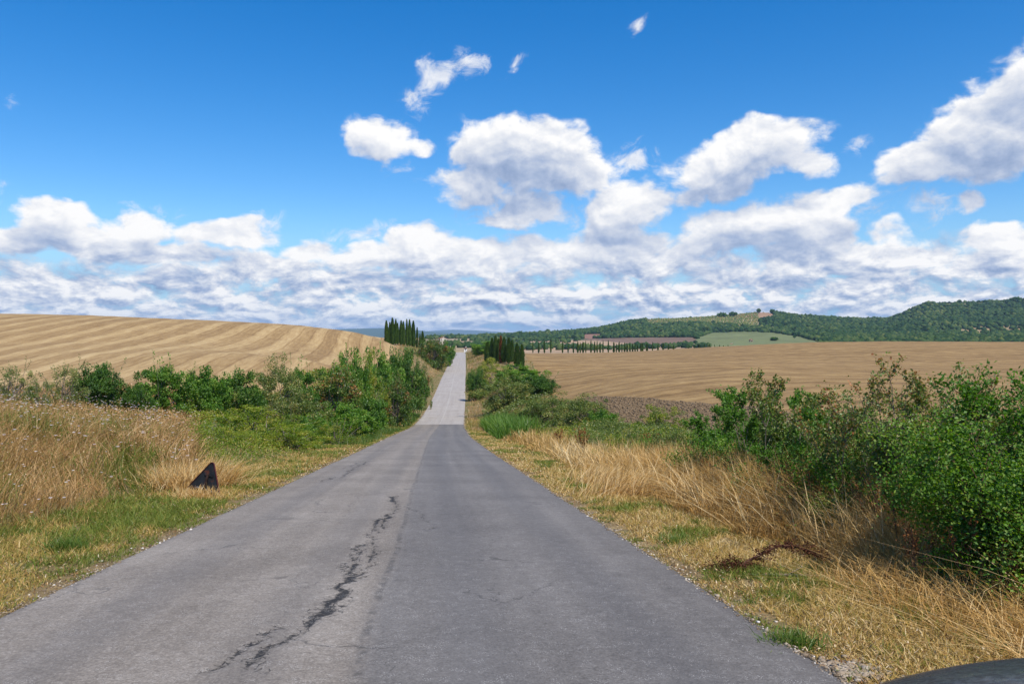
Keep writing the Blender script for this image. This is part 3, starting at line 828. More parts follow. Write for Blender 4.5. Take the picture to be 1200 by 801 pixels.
_protos = {}; _dim = {}
PROTO_DEF = {   # key: (seed, leaves, leaf length, width, material, clumps, ragged, low, sprigs, spread, tintbias)
    'green': (3, 15000, .15, .10, L_GREEN, 150, .38, -.15, 3, .21, .02),
    'green2': (4, 12500, .15, .10, L_GREEN, 120, .6, -.15, 5, .20, -.08),
    'dark': (5, 15000, .14, .09, L_DARK, 150, .35, -.15, 2, .21, .08),
    'olive': (6, 14000, .12, .07, L_OLIVE, 140, .42, -.15, 5, .21, 0),
    'sparse': (8, 4000, .12, .075, L_OLIVE, 70, .7, .0, 9, .18, .1),
    'red': (9, 11500, .13, .08, L_RED, 120, .5, -.15, 7, .20, -.05),
    'yellow': (10, 12500, .12, .06, L_YEL, 130, .55, -.2, 8, .21, 0),
    'weed': (12, 8000, .12, .05, L_YEL, 100, .7, -.2, 12, .20, -.1),
}
def bush(kind, px, py_base, py_top, D, wpx, label, group, name='leafy_shrub', cat='shrub', rz=None, zoff=-.1):
    """bush whose middle stands on the ray through px at depth D; its size follows from what the photo shows"""
    x = (px - 600) / F * D
    z = float(height(np.array([x]), np.array([D]), False)[0]) + zoff
    ztop = -(py_top - HY) / F * D
    H = max(ztop - z, .5); R = wpx / F * D * .5
    if kind not in _protos:
        sd, nl, L, W, mat, nc, rag, low, spr, spd, tb = PROTO_DEF[kind]
        _protos[kind] = make_bush(name, None, None, sd, 3.0, 2.0, nc, nl, L, W, mat, ragged=rag, low=low, sprigs=spr, spread=spd, tintbias=tb)
        root = _protos[kind]
        fo = [c for c in root.children if c.name.startswith('foliage')][0]
        co = np.empty(len(fo.data.vertices) * 3, dtype=np.float32); fo.data.vertices.foreach_get('co', co); co = co.reshape(-1, 3)
        _dim[kind] = (float(np.percentile(co[:, 2], 99.9)) * .97, float(np.percentile(np.hypot(co[:, 0], co[:, 1]), 95)))
    else:
        root = clone(_protos[kind])
    root.name = name
    tag(root, label, cat, group)
    root.location = (x, D, z)
    pz, pr = _dim[kind]; root.scale = (R * 1.2 / pr, R * 1.2 / pr * random.uniform(.85, 1.1), H * 1.03 / pz)
    root.rotation_euler = (0, 0, random.uniform(0, 6.28) if rz is None else rz)
    return root

GL = 'shrubs growing along the left side of the road'
GR = 'shrubs growing along the right side of the road'
LEFT = [
    ('sparse', 14, 470, 424, 40, 44, 'thin grey-green shrub at the far left edge of the photo behind the dry meadow'),
    ('sparse', 76, 470, 422, 43, 44, 'loose see-through shrub left of the round dense green one below the striped field'),
    ('sparse', 44, 474, 440, 38, 34, 'low wispy shrub between the two leftmost thin shrubs'),
    ('dark', 116, 478, 428, 46, 50, 'round dense green shrub standing alone below the striped field'),
    ('dark', 157, 481, 452, 47, 34, 'smallest dark green shrub, in the gap right of the round dense one'),
    ('green2', 188, 484, 421, 50, 54, 'tall two-lobed green shrub right of the smallest dark shrub'),
    ('green', 238, 492, 432, 50, 54, 'deep green rounded shrub, first of the closed hedge on the left'),
    ('dark', 278, 492, 436, 53, 56, 'dark green shrub with deep shade at its foot behind the pale grass tuft'),
    ('olive', 322, 488, 419, 60, 48, 'tall grey-olive shrub with a sparse pointed top in the left hedge'),
    ('green2', 352, 485, 424, 63, 38, 'slender green shrub just right of the grey-olive one'),
    ('red', 392, 490, 432, 66, 66, 'wide reddish-green shrub in the middle of the left hedge'),
    ('olive', 350, 500, 455, 50, 60, 'grey-green shrub low in front of the slender green one'),
    ('green', 404, 480, 413, 80, 46, 'rounded bright green shrub whose top meets the striped field'),
    ('yellow', 432, 478, 415, 88, 44, 'yellowish shrub left of the large dark green one near the road'),
    ('green', 446, 480, 412, 98, 44, 'leafy green shrub just below the left cypress clump'),
    ('dark', 471, 476, 411, 108, 42, 'large dark green shrub nearest the road on the left'),
    ('red', 462, 484, 442, 92, 38, 'low brownish-red shrub at the foot of the large dark green one'),
    ('red', 492, 468, 424, 125, 22, 'small rust-tinged shrub behind the large dark green one by the road'),
    ('green', 404, 512, 474, 56, 66, 'low vivid green shrub beside the grassy strip on the left verge'),
    ('green', 372, 522, 488, 47, 50, 'small vivid green shrub in front of the reddish-green one'),
    ('green2', 438, 492, 462, 76, 40, 'low green shrub where the left hedge comes close to the road'),
    ('yellow', 300, 520, 478, 42, 100, 'wide low yellow-green thicket in front of the dark left hedge'),
    ('weed', 262, 534, 495, 33, 80, 'yellow-green thicket right behind the pale grass and the triangular sign'),
    ('yellow', 340, 535, 498, 38, 90, 'low yellow-green thicket nearest the left verge'),
    ('weed', 392, 518, 492, 44, 50, 'weedy little bush at the edge of the left verge'),
    ('red', 505, 412, 396, 232, 34, 'reddish bush on top of the dry mound beside the left cypress clump'),
    ('green', 521, 414, 400, 262, 22, 'green bush next to the reddish one near the road crest'),
    ('red', 514, 418, 404, 240, 16, 'rusty little bush under the white farmhouse near the road crest'),
    ('olive', 538, 428, 396, 225, 12, ''),
]
RIGHT = [
    ('yellow', 577, 448, 421, 158, 44, 'rounded yellow-green shrub first beyond the road shadow on the right'),
    ('green', 612, 458, 428, 135, 50, 'bright green shrub under the right cypress clump'),
    ('dark', 558, 470, 434, 141, 20, 'narrow dark shrub at the right road edge, in front of the cypress clump'),
    ('olive', 596, 478, 440, 108, 66, 'large rounded grey-green shrub at the right of the road dip'),
    ('dark', 632, 476, 440, 112, 40, 'dark round shrub with bare inner branches beside the field edge'),
    ('olive', 645, 492, 461, 72, 70, 'grey-green shrub behind the bright green reeds'),
    ('olive', 684, 498, 462, 64, 60, 'broad grey-green shrub at the corner of the ploughed strip'),
    ('green', 706, 505, 480, 56, 36, 'small vivid green shrub against the ploughed strip'),
    ('olive', 716, 516, 492, 46, 60, 'dull green low shrub in front of the vivid green one'),
    ('yellow', 768, 520, 477, 44, 58, 'orange-flecked yellow-green bush in the middle of the ploughed strip'),
    ('olive', 744, 532, 500, 34, 66, 'low grey-green shrub left of the dead brown weeds'),
    ('green2', 826, 532, 500, 30, 56, 'mixed green shrub between the orange-flecked bush and the tall saplings'),
    ('weed', 725, 545, 503, 26, 62, 'green and straw coloured weedy bush behind the leaning straw tuft'),
    ('green2', 758, 548, 507, 24, 50, 'green weedy bush right of the leaning straw tuft'),
    ('olive', 790, 552, 500, 23, 60, 'grey-green weedy bush in front of the orange-flecked one'),
    ('green2', 835, 560, 503, 19, 70, 'green bush nearest the tall straw at the left end of the saplings'),
    ('red', 700, 532, 512, 31, 40, 'brownish weedy bush between the reeds and the leaning straw tuft'),
    ('weed', 800, 545, 505, 26, 60, 'weedy yellow-green bush rising behind the dry grass'),
    ('red', 860, 545, 498, 22, 56, 'brown and green weedy bush left of the leafy saplings'),
    ('olive', 1010, 540, 462, 16, 130, 'dull green thicket behind the saplings on the right'),
    ('weed', 690, 535, 508, 40, 44, 'low straw-flecked bush above the right verge'),
    ('weed', 640, 518, 500, 55, 34, 'little weedy bush just right of the reeds'),
    ('green', 572, 415, 400, 330, 38, 'light green tree-like bush just right of the road crest'),
    ('dark', 560, 414, 404, 350, 12, 'dark bush touching the right side of the road crest'),
    ('olive', 1150, 470, 440, 13, 110, 'grey-green shrub rising behind the dense bush at the right edge'),
]
for (k, px, pb, pt, D, wp, lab) in LEFT:
    if lab: bush(k, px, pb, pt, D, wp, lab, GL)
for (k, px, pb, pt, D, wp, lab) in RIGHT:
    bush(k, px, pb, pt, D, wp, lab, GR)

# ---------------------------------------------------------------- cypresses
def make_cypress(seed, H=10.0, R=.75, n=2600, mat=L_CYP, leaf=.42):
    rg = np.random.default_rng(seed)
    root = empty('cypress_tree'); lf = Leaves(); tr = Leaves()
    f = rg.uniform(0, 1, n) ** .9
    prof = np.interp(f, [0, .06, .25, .6, .85, 1], [.55, .85, 1, .85, .5, .06]) * (1 + .25 * (vnoise(f * 9, f * 0, 1, seed) - .5))
    a = rg.uniform(0, 6.283, n)
    rr = R * prof * (.72 + .4 * rg.random(n) ** .8) * (1 + .28 * (vnoise(np.cos(a) * 1.6 + 4, f * 7 + np.sin(a) * 1.6, 1, seed + 2) - .5))
    P = np.stack([np.cos(a) * rr, np.sin(a) * rr, .5 + f * (H - .6)], 1)
    d = np.stack([np.cos(a) * .28, np.sin(a) * .28, np.ones(n)], 1) + rg.normal(0, .18, (n, 3)); d /= np.linalg.norm(d, axis=1)[:, None]
    sd = np.stack([-np.sin(a), np.cos(a), rg.normal(0, .3, n)], 1)
    L_ = leaf * rg.uniform(.7, 1.5, (n, 1)); W_ = leaf * .33 * rg.uniform(.6, 1.3, (n, 1))
    V = np.stack([P, P + d * L_ * .5 + sd * W_, P + d * L_, P + d * L_ * .5 - sd * W_], 1).reshape(-1, 3)
    b = np.arange(n)[:, None] * 4
    F_ = np.concatenate([b + np.array([[0, 1, 2]]), b + np.array([[0, 2, 3]])])
    lf.add(V, F3=F_, T=np.repeat(np.clip(rg.beta(2, 2, n) + .3 * (vnoise(a * 2, f * 12, 1, seed + 5) - .5), 0, 1), 4))
    # leafy core that fills the column
    ks = np.linspace(0, 1, 9)
    lf.tube([(0, 0, .6 + k * (H - 1.1)) for k in ks], [max(.05, R * .66 * np.interp(k, [0, .25, .6, .85, 1], [.6, 1, .85, .5, .05])) for k in ks], 8, .15)
    tr.tube([(0, 0, -.4), (0, 0, .4), (.02, 0, H * .5)], [R * .22, R * .16, .05], 6)
    tr.build('trunk', L_BARK, root); lf.build('crown', mat, root)
    return root
cyp = [make_cypress(21), make_cypress(22, R=.85), make_cypress(23, R=.62)]
_cu = set()
def put_cypress(k, px, D, py_top, label, group, wpx=None, zg=None):
    root = cyp[k] if k not in _cu else clone(cyp[k]); _cu.add(k)
    root.name = 'cypress_tree'
    x = (px - 600) / F * D
    z = float(height(np.array([x]), np.array([D]), False)[0]) - .15 if zg is None else zg
    H = -(py_top - HY) / F * D - z
    root.location = (x, D, z); s = max(H, 1.5) / 10.0
    w = s if wpx is None else wpx / F * D / 1.6
    root.scale = (w, w, s); root.rotation_euler = (random.uniform(-.015, .015), random.uniform(-.015, .015), random.uniform(0, 6.28))
    tag(root, label, 'cypress', group)
    return root
GLC = 'cypresses in the clump left of the road'
lc = [(453.2, 258, 376.2, 5), (457, 262, 378, 4), (460, 262, 373, 5), (463.5, 266, 374.5, 4), (466, 268, 379, 4), (469.8, 270, 376, 4), (473.2, 272, 377, 4), (477, 274, 374.8, 4), (480.5, 276, 375, 4), (484.5, 278, 376.5, 5), (488.8, 284, 384, 3.5), (492.3, 290, 391, 2.6), (495.5, 292, 388, 4)]
ll = ['cypress at the left end of the left clump, against the field', 'second cypress from the left in the left clump', 'tallest cypress of the left clump, near its left end', 'cypress right beside the tallest one in the left clump', 'shorter cypress fifth from the left in the left clump',
      'cypress sixth from the left in the left clump', 'slim cypress in the middle of the left clump', 'cypress eighth from the left in the left clump', 'cypress with a blunt top, ninth from the left in the left clump', 'last tall cypress at the right of the left clump',
      'medium cypress stepping down at the right of the left clump', 'smallest cypress at the right end of the left clump', 'short broad cypress beside the reddish bush']
for i, (px, D, pt, w) in enumerate(lc): put_cypress([0, 2, 1][i % 3], px, D, pt, ll[i], GLC, w)
GRC = 'cypresses in the clump right of the road'
rc = [(571.5, 232, 401, 7), (576.5, 228, 396.5, 6), (581, 226, 393.5, 6.5), (584, 230, 397, 5), (590.5, 222, 395.5, 6), (596, 220, 396, 7), (600, 224, 399, 5), (606, 214, 402.5, 7), (611.5, 210, 404, 7)]
rl = ['leftmost and lowest cypress of the right clump', 'second cypress from the left in the right clump', 'tallest cypress of the right clump, left of the dead one', 'cypress just left of the dead brown one', 'cypress just right of the dead brown one', 'broad cypress in the right half of the right clump',
      'narrow cypress sixth of the living ones in the right clump', 'lower cypress near the right end of the right clump', 'last cypress at the right end of the right clump, by the field edge']
for i, (px, D, pt, w) in enumerate(rc): put_cypress([1, 0, 2][i % 3], px, D, pt, rl[i], GRC, w)
dead = make_cypress(31, R=.5, n=1300, mat=L_RUST); dead.location = (*(bp(587, 400, 224)[:2]), -8.2)
dead.scale = (1.0, 1.0, .82); tag(dead, 'dead rusty-brown cypress among the green ones right of the road', 'cypress')
# the long row on the far edge of the right field
xs = [98, 125, 152, 182, 237, 263, 288, 308, 320, 333, 346, 370, 387, 399, 413, 426, 451, 477, 489, 502, 515, 528, 540, 553, 565, 577, 588, 606, 613, 633, 658, 684, 708, 733, 757, 828, 855, 877, 902, 925, 950, 972, 990, 1012]
tops = [239, 244, 238, 231, 243, 248, 243, 240, 245, 242, 236, 234, 241, 238, 243, 236, 235, 243, 250, 242, 250, 245, 249, 246, 250, 250, 252, 247, 247, 247, 243, 250, 250, 251, 257, 258, 257, 255, 252, 252, 254, 257, 259, 257]
_o = 'first second third fourth fifth sixth seventh eighth ninth tenth eleventh twelfth thirteenth fourteenth fifteenth sixteenth seventeenth eighteenth nineteenth'.split()
ORD = _o + ['twentieth'] + ['twenty-' + q for q in _o[:9]] + ['thirtieth'] + ['thirty-' + q for q in _o[:9]] + ['fortieth'] + ['forty-' + q for q in _o[:9]]
for i, (x_, t_) in enumerate(zip(xs, tops)):
    px = 600 + x_ / 4; D = 470 + (px - 620) * .03
    lab = ORD[i] + ' cypress from the left in the long row across the field'
    put_cypress([2, 0][i % 2], px, D, 340 + t_ / 4, lab, 'cypresses in the long row across the field', 1.5 + (i * 7 % 5) * .22)

# ---------------------------------------------------------------- woodland on the hills (one mass) and single trees
def blob_template():
    bm = bmesh.new(); bmesh.ops.create_icosphere(bm, subdivisions=1, radius=1.0)
    v = np.array([p.co[:] for p in bm.verts]); f = np.array([[q.index for q in p.verts] for p in bm.faces]); bm.free(); return v, f
def woodland():
    rg = np.random.default_rng(5)
    bv, bf = blob_template(); W = Leaves()
    n = 52000
    px = rg.uniform(500, 1290, n); D = rg.uniform(930, 2280, n)
    x = (px - 600) / F * D; z = height(x, D)
    _, forest, PX, PY = far_cover(x, D, z)
    dens = np.where(forest, .95, 0.0)
    dens = np.where((px < 640) & forest, .8, dens)
    sc_ = fbm(x, D, 120, 3, 40)
    scatter_ = (sc_ > .60) & inpoly(PX, PY, P_TAN)
    dens = np.where(scatter_, .55, dens)
    dens = np.where(inpoly(PX, PY, P_FARM), .28, dens)
    dens = np.where((px < 560) & (PY < 400) & (D > 1200), np.where(sc_ > .52, .8, .04), dens)
    dens = np.where((px < 830) & (PY > 396.5), np.where(sc_ > .56, .30, .0), dens)
    dens = np.where(inpoly(PX, PY, P_PLOUGH) | inpoly(PX, PY, P_MEADOW), 0, dens)
    # thin out where the slope is hidden
    keep = rg.random(n) < dens * .62
    x, D, z, px, py_ = x[keep], D[keep], z[keep], PX[keep], PY[keep]
    m = len(x); s = rg.uniform(2.3, 5.0, m) * np.where(D > 1500, 1.15, 1.0)
    sh = rg.uniform(.7, 1.2, m)
    N = len(bv)
    jit = 1 + rg.normal(0, .16, (m, N, 1))
    V = bv[None] * jit * s[:, None, None]; V[:, :, 2] *= sh[:, None]
    V += np.stack([x, D, z + s * .45], 1)[:, None, :]
    F_ = (bf[None] + (np.arange(m) * N)[:, None, None]).reshape(-1, 3)
    W.add(V.reshape(-1, 3), F3=F_, T=np.repeat(np.clip(rg.beta(2, 2, m) + (fbm(x, D, 90, 3, 3) - .5) * .6, 0, 1), N))
    # olive grove in rows
    rows = []
    for i in range(140):
        for j in range(60):
            rows.append((260 + i * 9.0 + (j % 2) * 0.6, 1380 + j * 13.0))
    rows = np.array(rows); ox, oy = rows[:, 0] + rg.normal(0, .7, len(rows)), rows[:, 1] + rg.normal(0, .7, len(rows))
    oz = height(ox, oy); PX = 600 + F * ox / oy; PY = HY - F * oz / oy
    k = inpoly(PX, PY, P_OLIVE); ox, oy, oz = ox[k], oy[k], oz[k]; m2 = len(ox)
    s2 = rg.uniform(1.5, 2.3, m2)
    V = bv[None] * (1 + rg.normal(0, .15, (m2, N, 1))) * s2[:, None, None] + np.stack([ox, oy, oz + 1.2], 1)[:, None, :]
    F_ = (bf[None] + (np.arange(m2) * N)[:, None, None]).reshape(-1, 3)
    G = Leaves(); G.add(V.reshape(-1, 3), F3=F_, T=np.repeat(rg.uniform(.4, 1, m2), N))
    o = W.build('woodland', L_FOREST); tag(o, 'dark green woodland covering the distant hills', 'woodland', kind='stuff')
    o = G.build('olive_grove', L_OLIVE); tag(o, 'olive grove planted in rows on the distant hill', 'olive grove', kind='stuff')
    print('woodland', m, m2)
woodland()

def crown_tree(px, D, py_top, wpx, label, mat=L_DARK, seed=1):
    x = (px - 600) / F * D; z = float(height(np.array([x]), np.array([D]))[0]); H = -(py_top - HY) / F * D - z; H = max(H, 4)
    R = wpx / F * D / 2; rg = np.random.default_rng(seed)
    root = empty('round_tree', (x, D, z)); tr = Leaves(); cr = Leaves(); bv, bf = blob_template()
    tr.tube([(0, 0, -1), (0, 0, H * .35), (.3, 0, H * .6)], [.45, .35, .2], 6)
    for a, l in ((.5, .5), (2.6, .45), (4.6, .5)):
        tr.tube([(0, 0, H * .3), (math.cos(a) * R * l, math.sin(a) * R * l, H * .6)], [.25, .1], 5)
    n = 700; v = rg.normal(0, 1, (n, 3)); v /= np.linalg.norm(v, axis=1)[:, None]
    P = v * rg.uniform(.45, 1, (n, 1)) ** .6 * np.array([R, R, H * .38]) + [0, 0, H * .62]
    P *= (1 + .15 * rg.normal(0, 1, (n, 1)) * .4)
    cr.leaves(P, R * .55, R * .42, rg)
    tr.build('trunk', L_BARK, root); cr.build('crown', mat, root)
    tag(root, label, 'tree', 'single trees on the distant hills'); return root
for i, (px, D, pt, w, lab) in enumerate([(642, 1980, 386.2, 5, 'rounded tree standing out on the low ridge above the cypress row'), (627, 1980, 388.6, 3, 'small tree on the low ridge left of the rounded one'), (609, 1900, 388.5, 6, 'tree on the low ridge just right of the right cypress clump'),
        (889, 1980, 362, 4.5, 'round tree on top of the hill beside the reddish field'), (905, 1990, 363, 5, 'smaller round tree right of the one on the hilltop'), (846, 1960, 367.5, 9, 'wide clump-like tree at the upper edge of the olive grove'),
        (859, 1960, 366.5, 8, 'tree right of the wide one at the upper edge of the olive grove'), (907, 1150, 397, 7, 'dark tree in the green meadow beyond the field'), (931, 1250, 395.5, 3, 'smallest tree in the green meadow beyond the field'),
        (1024, 1990, 371, 4, 'single tree on the saddle between the two hills'), (1190, 2000, 349.5, 10, 'rounded tree on the highest hilltop at the right edge'), (1124, 1990, 351.6, 4, 'little tree on the pale strip of the higher hilltop')]):
    crown_tree(px, D, pt, w, lab, seed=50 + i)

# ================================================================== grass, meadow and flowers (uncountable masses)
def logD(rg, n, a, b, p=1.25):
    """depths with density falling as 1/D**p"""
    u = rg.random(n); q = 1 - p
    return (a ** q + u * (b ** q - a ** q)) ** (1 / q)
def side_pts(rg, n, d0, d1, e0, e1, side, p=1.25, jag=0.5, epow=1.0):
    D = logD(rg, n, d0, d1, p)
    e = e0 + (e1 - e0) * rg.random(n) ** epow + (fbm(D, D * 0, 2.0, 3, 17 + side) - .5) * jag
    return road_x(D) + side * (HALF + e), D, e

def verge(side, n, name, label, mat, h, e1, d0=2.2, d1=110, tb=0.0, seed=1, green=None):
    rg = np.random.default_rng(seed); L = Leaves()
    x, D, e = side_pts(rg, n, d0, d1, -.12, e1, side, 1.2, .28)
    P = ground_pts(x, D); P[:, 2] -= .01
    k = fbm(x, D, 1.6, 4, 60 + side) * .55 + fbm(x, D, .45, 3, 68 + side) * .45
    tint = rg.beta(1.6, 1.6, n) * .8 + .2 + tb
    gmask = k > (.56 if green is None else green)
    tint = np.where(gmask, rg.uniform(0, .33, n), tint)
    thin = fbm(x, D, .5, 3, 90 + side)
    keep = (thin > .30) & ~((e < .25) & (thin < .52))
    wsc = np.maximum(1, D / 9.0)
    H = h * rg.uniform(.5, 1.5, n) * (0.6 + .8 * fbm(x, D, .8, 3, 70)) * sstep(e, -.3, .9) + .03
    H = np.where(gmask, H * 1.15, H)
    L.blades(P[keep], H[keep], (.007 * wsc * rg.uniform(.6, 1.5, n))[keep], rg, lean=.9, bend=.6, tint=tint[keep], single=False)
    o = L.build(name, mat); tag(o, label, 'grass', kind='stuff')
verge(1, 150000, 'verge_grass', 'mown mix of straw and green grass on the right verge', L_VRG, .085, 2.6, seed=101)
verge(-1, 120000, 'verge_grass', 'short green grass and straw on the left verge', L_VRG, .11, 2.6, tb=-.10, seed=102, green=.50)

def meadow():
    """waist-high dry meadow left of the road"""
    rg = np.random.default_rng(103); L = Leaves(); n = 230000
    x, D, e = side_pts(rg, n, 4.5, 75, 1.9, 26, -1, 1.15, 1.2, .9)
    P = ground_pts(x, D)
    rise = sstep(e, 1.6, 5.0)
    k = fbm(x, D, 1.6, 4, 61); k2 = fbm(x, D, 1.1, 3, 62)
    greenish = (k > .555) & (D < 30)
    px = 600 + F * x / D
    tint = np.where(greenish, rg.uniform(0, .36, n), rg.beta(2.2, 2.0, n) * .7 + .3) + (k2 - .5) * .3
    tint = np.where((px > 232) & (D > 24), rg.uniform(0, .3, n), tint)
    tint = tint - .35 * (1 - sstep(e, 1.5, 4.0))
    H = (.16 + .85 * rise * (.45 + .9 * fbm(x, D, 2.2, 3, 63))) * rg.uniform(.55, 1.35, n)
    H *= np.where(px > 232, .55, 1.0) * (1 - .45 * sstep(D, 22, 34))
    keep = (k2 > .25)
    w = .0065 * np.maximum(1, D / 10) * rg.uniform(.6, 1.5, n)
    azc = fbm(x, D, 1.3, 2, 88) * 14
    L.blades(P[keep], H[keep], w[keep], rg, lean=.5, bend=.7, tint=tint[keep], az=azc[keep], azs=1.1)
    # seed heads: small leaf-like flakes on top
    m = 60000; idx = rg.integers(0, n, m); idx = idx[keep[idx]]
    Q = P[idx].copy(); Q[:, 2] += H[idx] * rg.uniform(.6, 1.02, len(idx)); Q[:, :2] += rg.normal(0, .08, (len(idx), 2))
    L.leaves(Q, .035 * np.maximum(1, D[idx] / 12), .012 * np.maximum(1, D[idx] / 12), rg, up=0, tint=rg.uniform(.35, 1, len(idx)))
    o = L.build('meadow_grass', L_MEAD); tag(o, 'dry brown and green meadow grass left of the road', 'grass', kind='stuff')
    # flowers
    Fl = Leaves(); m = 4200
    x, D, e = side_pts(rg, m, 5, 48, 2.4, 22, -1, .9, 1.0, .8)
    kk = (fbm(x, D, 2.5, 3, 64) > .42) & (600 + F * x / D < 222 + rg.normal(0, 18, m)); x, D, e = x[kk], D[kk], e[kk]
    P = ground_pts(x, D); P[:, 2] += .14 + .80 * sstep(e, 1.6, 5) * rg.uniform(.6, 1.15, len(x))
    s = .021 * np.maximum(1, np.minimum(D / 13, 1.7)) * rg.uniform(.7, 1.5, len(x))
    for q in range(6):
        a = q / 6 * 6.283
        c0 = P; t1 = P + np.stack([np.cos(a) * s, np.sin(a) * s, s * .3], 1); t2 = P + np.stack([np.cos(a + .9) * s, np.sin(a + .9) * s, s * .3], 1)
        V = np.stack([c0, t1, t2], 1).reshape(-1, 3); Fl.add(V, F3=np.arange(len(V)).reshape(-1, 3), T=np.repeat(rg.random(len(x)), 3))
    st_ = P.copy()
    o = Fl.build('wild_flowers', L_PETAL); tag(o, 'small white and pink wild flowers scattered over the dry meadow', 'flowers', kind='stuff')
meadow()

def herbs():
    rg = np.random.default_rng(111); L = Leaves(); m = 60000
    x, D, e = side_pts(rg, m, 4.8, 45, 2.0, 20, -1, 1.1, 1.2, .8)
    k = fbm(x, D, .9, 4, 75); keep = (k > .50) & (600 + F * x / D < 235); x, D, e, k = x[keep], D[keep], e[keep], k[keep]; n = len(x)
    P = ground_pts(x, D); P[:, 2] += rg.uniform(.03, .75, n) * sstep(e, 1.6, 5.0) * (.5 + fbm(x, D, .6, 2, 76))
    s_ = np.maximum(.8, D / 13)
    L.leaves(P, .045 * s_, .015 * s_, rg, tint=np.clip(rg.beta(2, 2, n) * .6 + (k - .5) * .9, 0, 1))
    o = L.build('herbs', leaf_mat('meadow herbs', [(0, (.07, .115, .022)), (.35, (.15, .18, .035)), (.6, (.24, .15, .06)), (1, (.36, .22, .11))], .3, 0)); tag(o, 'leafy brown and green herbs mixed into the dry meadow', 'herbs', kind='stuff')
    # dead leaves and bits of straw lying on both verges
    L = Leaves(); m = 42000; side = rg.choice([-1, 1], m); D = logD(rg, m, 3, 40, 1.2); e = rg.uniform(-.05, 2.6, m); x = road_x(D) + side * (HALF + e)
    kk = fbm(x, D, .7, 3, 77) > .46; x, D = x[kk], D[kk]; P = ground_pts(x, D); P[:, 2] += rg.uniform(.005, .07, len(x)); s_ = np.maximum(1, D / 12)
    L.leaves(P, .040 * s_, .011 * s_, rg, up=3, tint=rg.beta(1.3, 1.3, len(x)))
    o = L.build('leaf_litter', leaf_mat('litter', [(0, (.10, .045, .02)), (.4, (.28, .15, .06)), (.8, (.52, .38, .20)), (1, (.72, .62, .45))], .15, 0)); tag(o, 'dead leaves and straw bits littering both verges', 'litter', kind='stuff')
herbs()

def tall_dry():
    """dense straw-coloured stalks beside the right verge"""
    rg = np.random.default_rng(104); L = Leaves(); n = 145000
    x, D, e = side_pts(rg, n, 4.2, 60, 1.95, 4.6, 1, 1.25, .9, 1.0)
    k = fbm(x, D, 1.5, 3, 65)
    dens = sstep(k, .28, .5) * (1 - sstep(D, 17, 26) * .88) * sstep(D, 4.2, 6.5)
    dens = dens * (1 - .93 * sstep(600 + F * x / D, 1060, 1110) * sstep(D, 5.0, 5.8)) * (1 - .55 * sstep(e, 3.4, 4.4))
    keep = rg.random(n) < dens
    x, D, e, k = x[keep], D[keep], e[keep], k[keep]; n = len(x)
    P = ground_pts(x, D)
    H = .84 * (.30 + (.85 + .30 * (1 - sstep(D, 10, 16))) * sstep(e, 1.8, 2.9)) * rg.uniform(.4, 1.2, n) * (.7 + .6 * k)
    w = .0062 * np.maximum(1, D / 9) * rg.uniform(.5, 1.7, n)
    q_ = rg.random(n) < .45; tt = np.clip(rg.beta(2.0, 1.8, n) * .85 + (k - .5) * .4, 0, 1)
    azs_ = fbm(x, D, .7, 2, 89) * 16
    L.blades(P[q_], H[q_] * .95, w[q_], rg, lean=.16, bend=.25, tint=tt[q_])
    L.blades(P[~q_], H[~q_], w[~q_], rg, lean=.6, bend=.75, tint=tt[~q_], az=azs_[~q_], azs=1.3)
    # bleached bent stems
    m = 5200; x, D, e = side_pts(rg, m, 5.5, 34, 2.1, 4.2, 1, 1.1, .9, 1.0)
    kk = 600 + F * x / D < 1095; x, D = x[kk], D[kk]; m = len(x)
    P = ground_pts(x, D)
    L.blades(P, rg.uniform(.5, 1.15, m), .0085 * np.maximum(1, D / 10), rg, lean=.5, bend=.6, tint=rg.uniform(.7, 1, m))
    o = L.build('dry_grass', L_STRAW); tag(o, 'tall straw-coloured dead grass beside the right verge', 'grass', kind='stuff')
    # flattened straw litter in front of the dense bush
    M = Leaves(); m = 20000; D = rg.uniform(3.4, 8.0, m); e = rg.uniform(1.3, 5.5, m) ; x = road_x(D) + HALF + e
    P = ground_pts(x, D); P[:, 2] += rg.uniform(.0, .14, m) * sstep(e, 1.2, 2.5)
    M.blades(P, rg.uniform(.12, .5, m), .0055 * rg.uniform(.6, 1.6, m), rg, lean=1.3, bend=1.0, tint=rg.beta(1.6, 1.8, m))
    o = M.build('straw_litter', L_STRAW); tag(o, 'flattened straw lying between the right verge and the bushes', 'straw', kind='stuff')
tall_dry()

def undergrowth(side, n, d0, d1, e0, e1, hmax, name, label, mat, seed, dens=.5, L_=.10, W_=.05, p=1.1):
    rg = np.random.default_rng(seed); L = Leaves()
    x, D, e = side_pts(rg, n, d0, d1, e0, e1, side, p, 1.5)
    k = fbm(x, D, 4.0, 4, seed) ; keep = rg.random(n) < sstep(k, dens - .12, dens + .12)
    x, D, e, k = x[keep], D[keep], e[keep], k[keep]; n = len(x)
    P = ground_pts(x, D)
    env = hmax * sstep(e, e0 - .3, e0 + 2.0) * (.35 + 1.1 * fbm(x, D, 1.7, 3, seed + 1)) * sstep(k, dens - .15, dens + .2)
    P[:, 2] += env * rg.random(n) ** .5
    s = np.maximum(.6, D / 40)
    if side < 0:
        kk = (600 + F * x / D) > 226 + rg.normal(0, 6, n); x, D, e, k, P, s = x[kk], D[kk], e[kk], k[kk], P[kk], s[kk]; n = len(x)
    L.leaves(P, L_ * s, W_ * s, rg, tint=np.clip(rg.beta(2.2, 2.2, n) + (fbm(x, D, 2.5, 3, seed + 2) - .5) * 1.1, 0, 1))
    o = L.build(name, mat); tag(o, label, 'undergrowth', kind='stuff')
undergrowth(-1, 90000, 24, 120, 2.6, 15, .95, 'undergrowth', 'yellow-green weeds filling the bank between left verge and hedge', L_YEL, 201, .42)
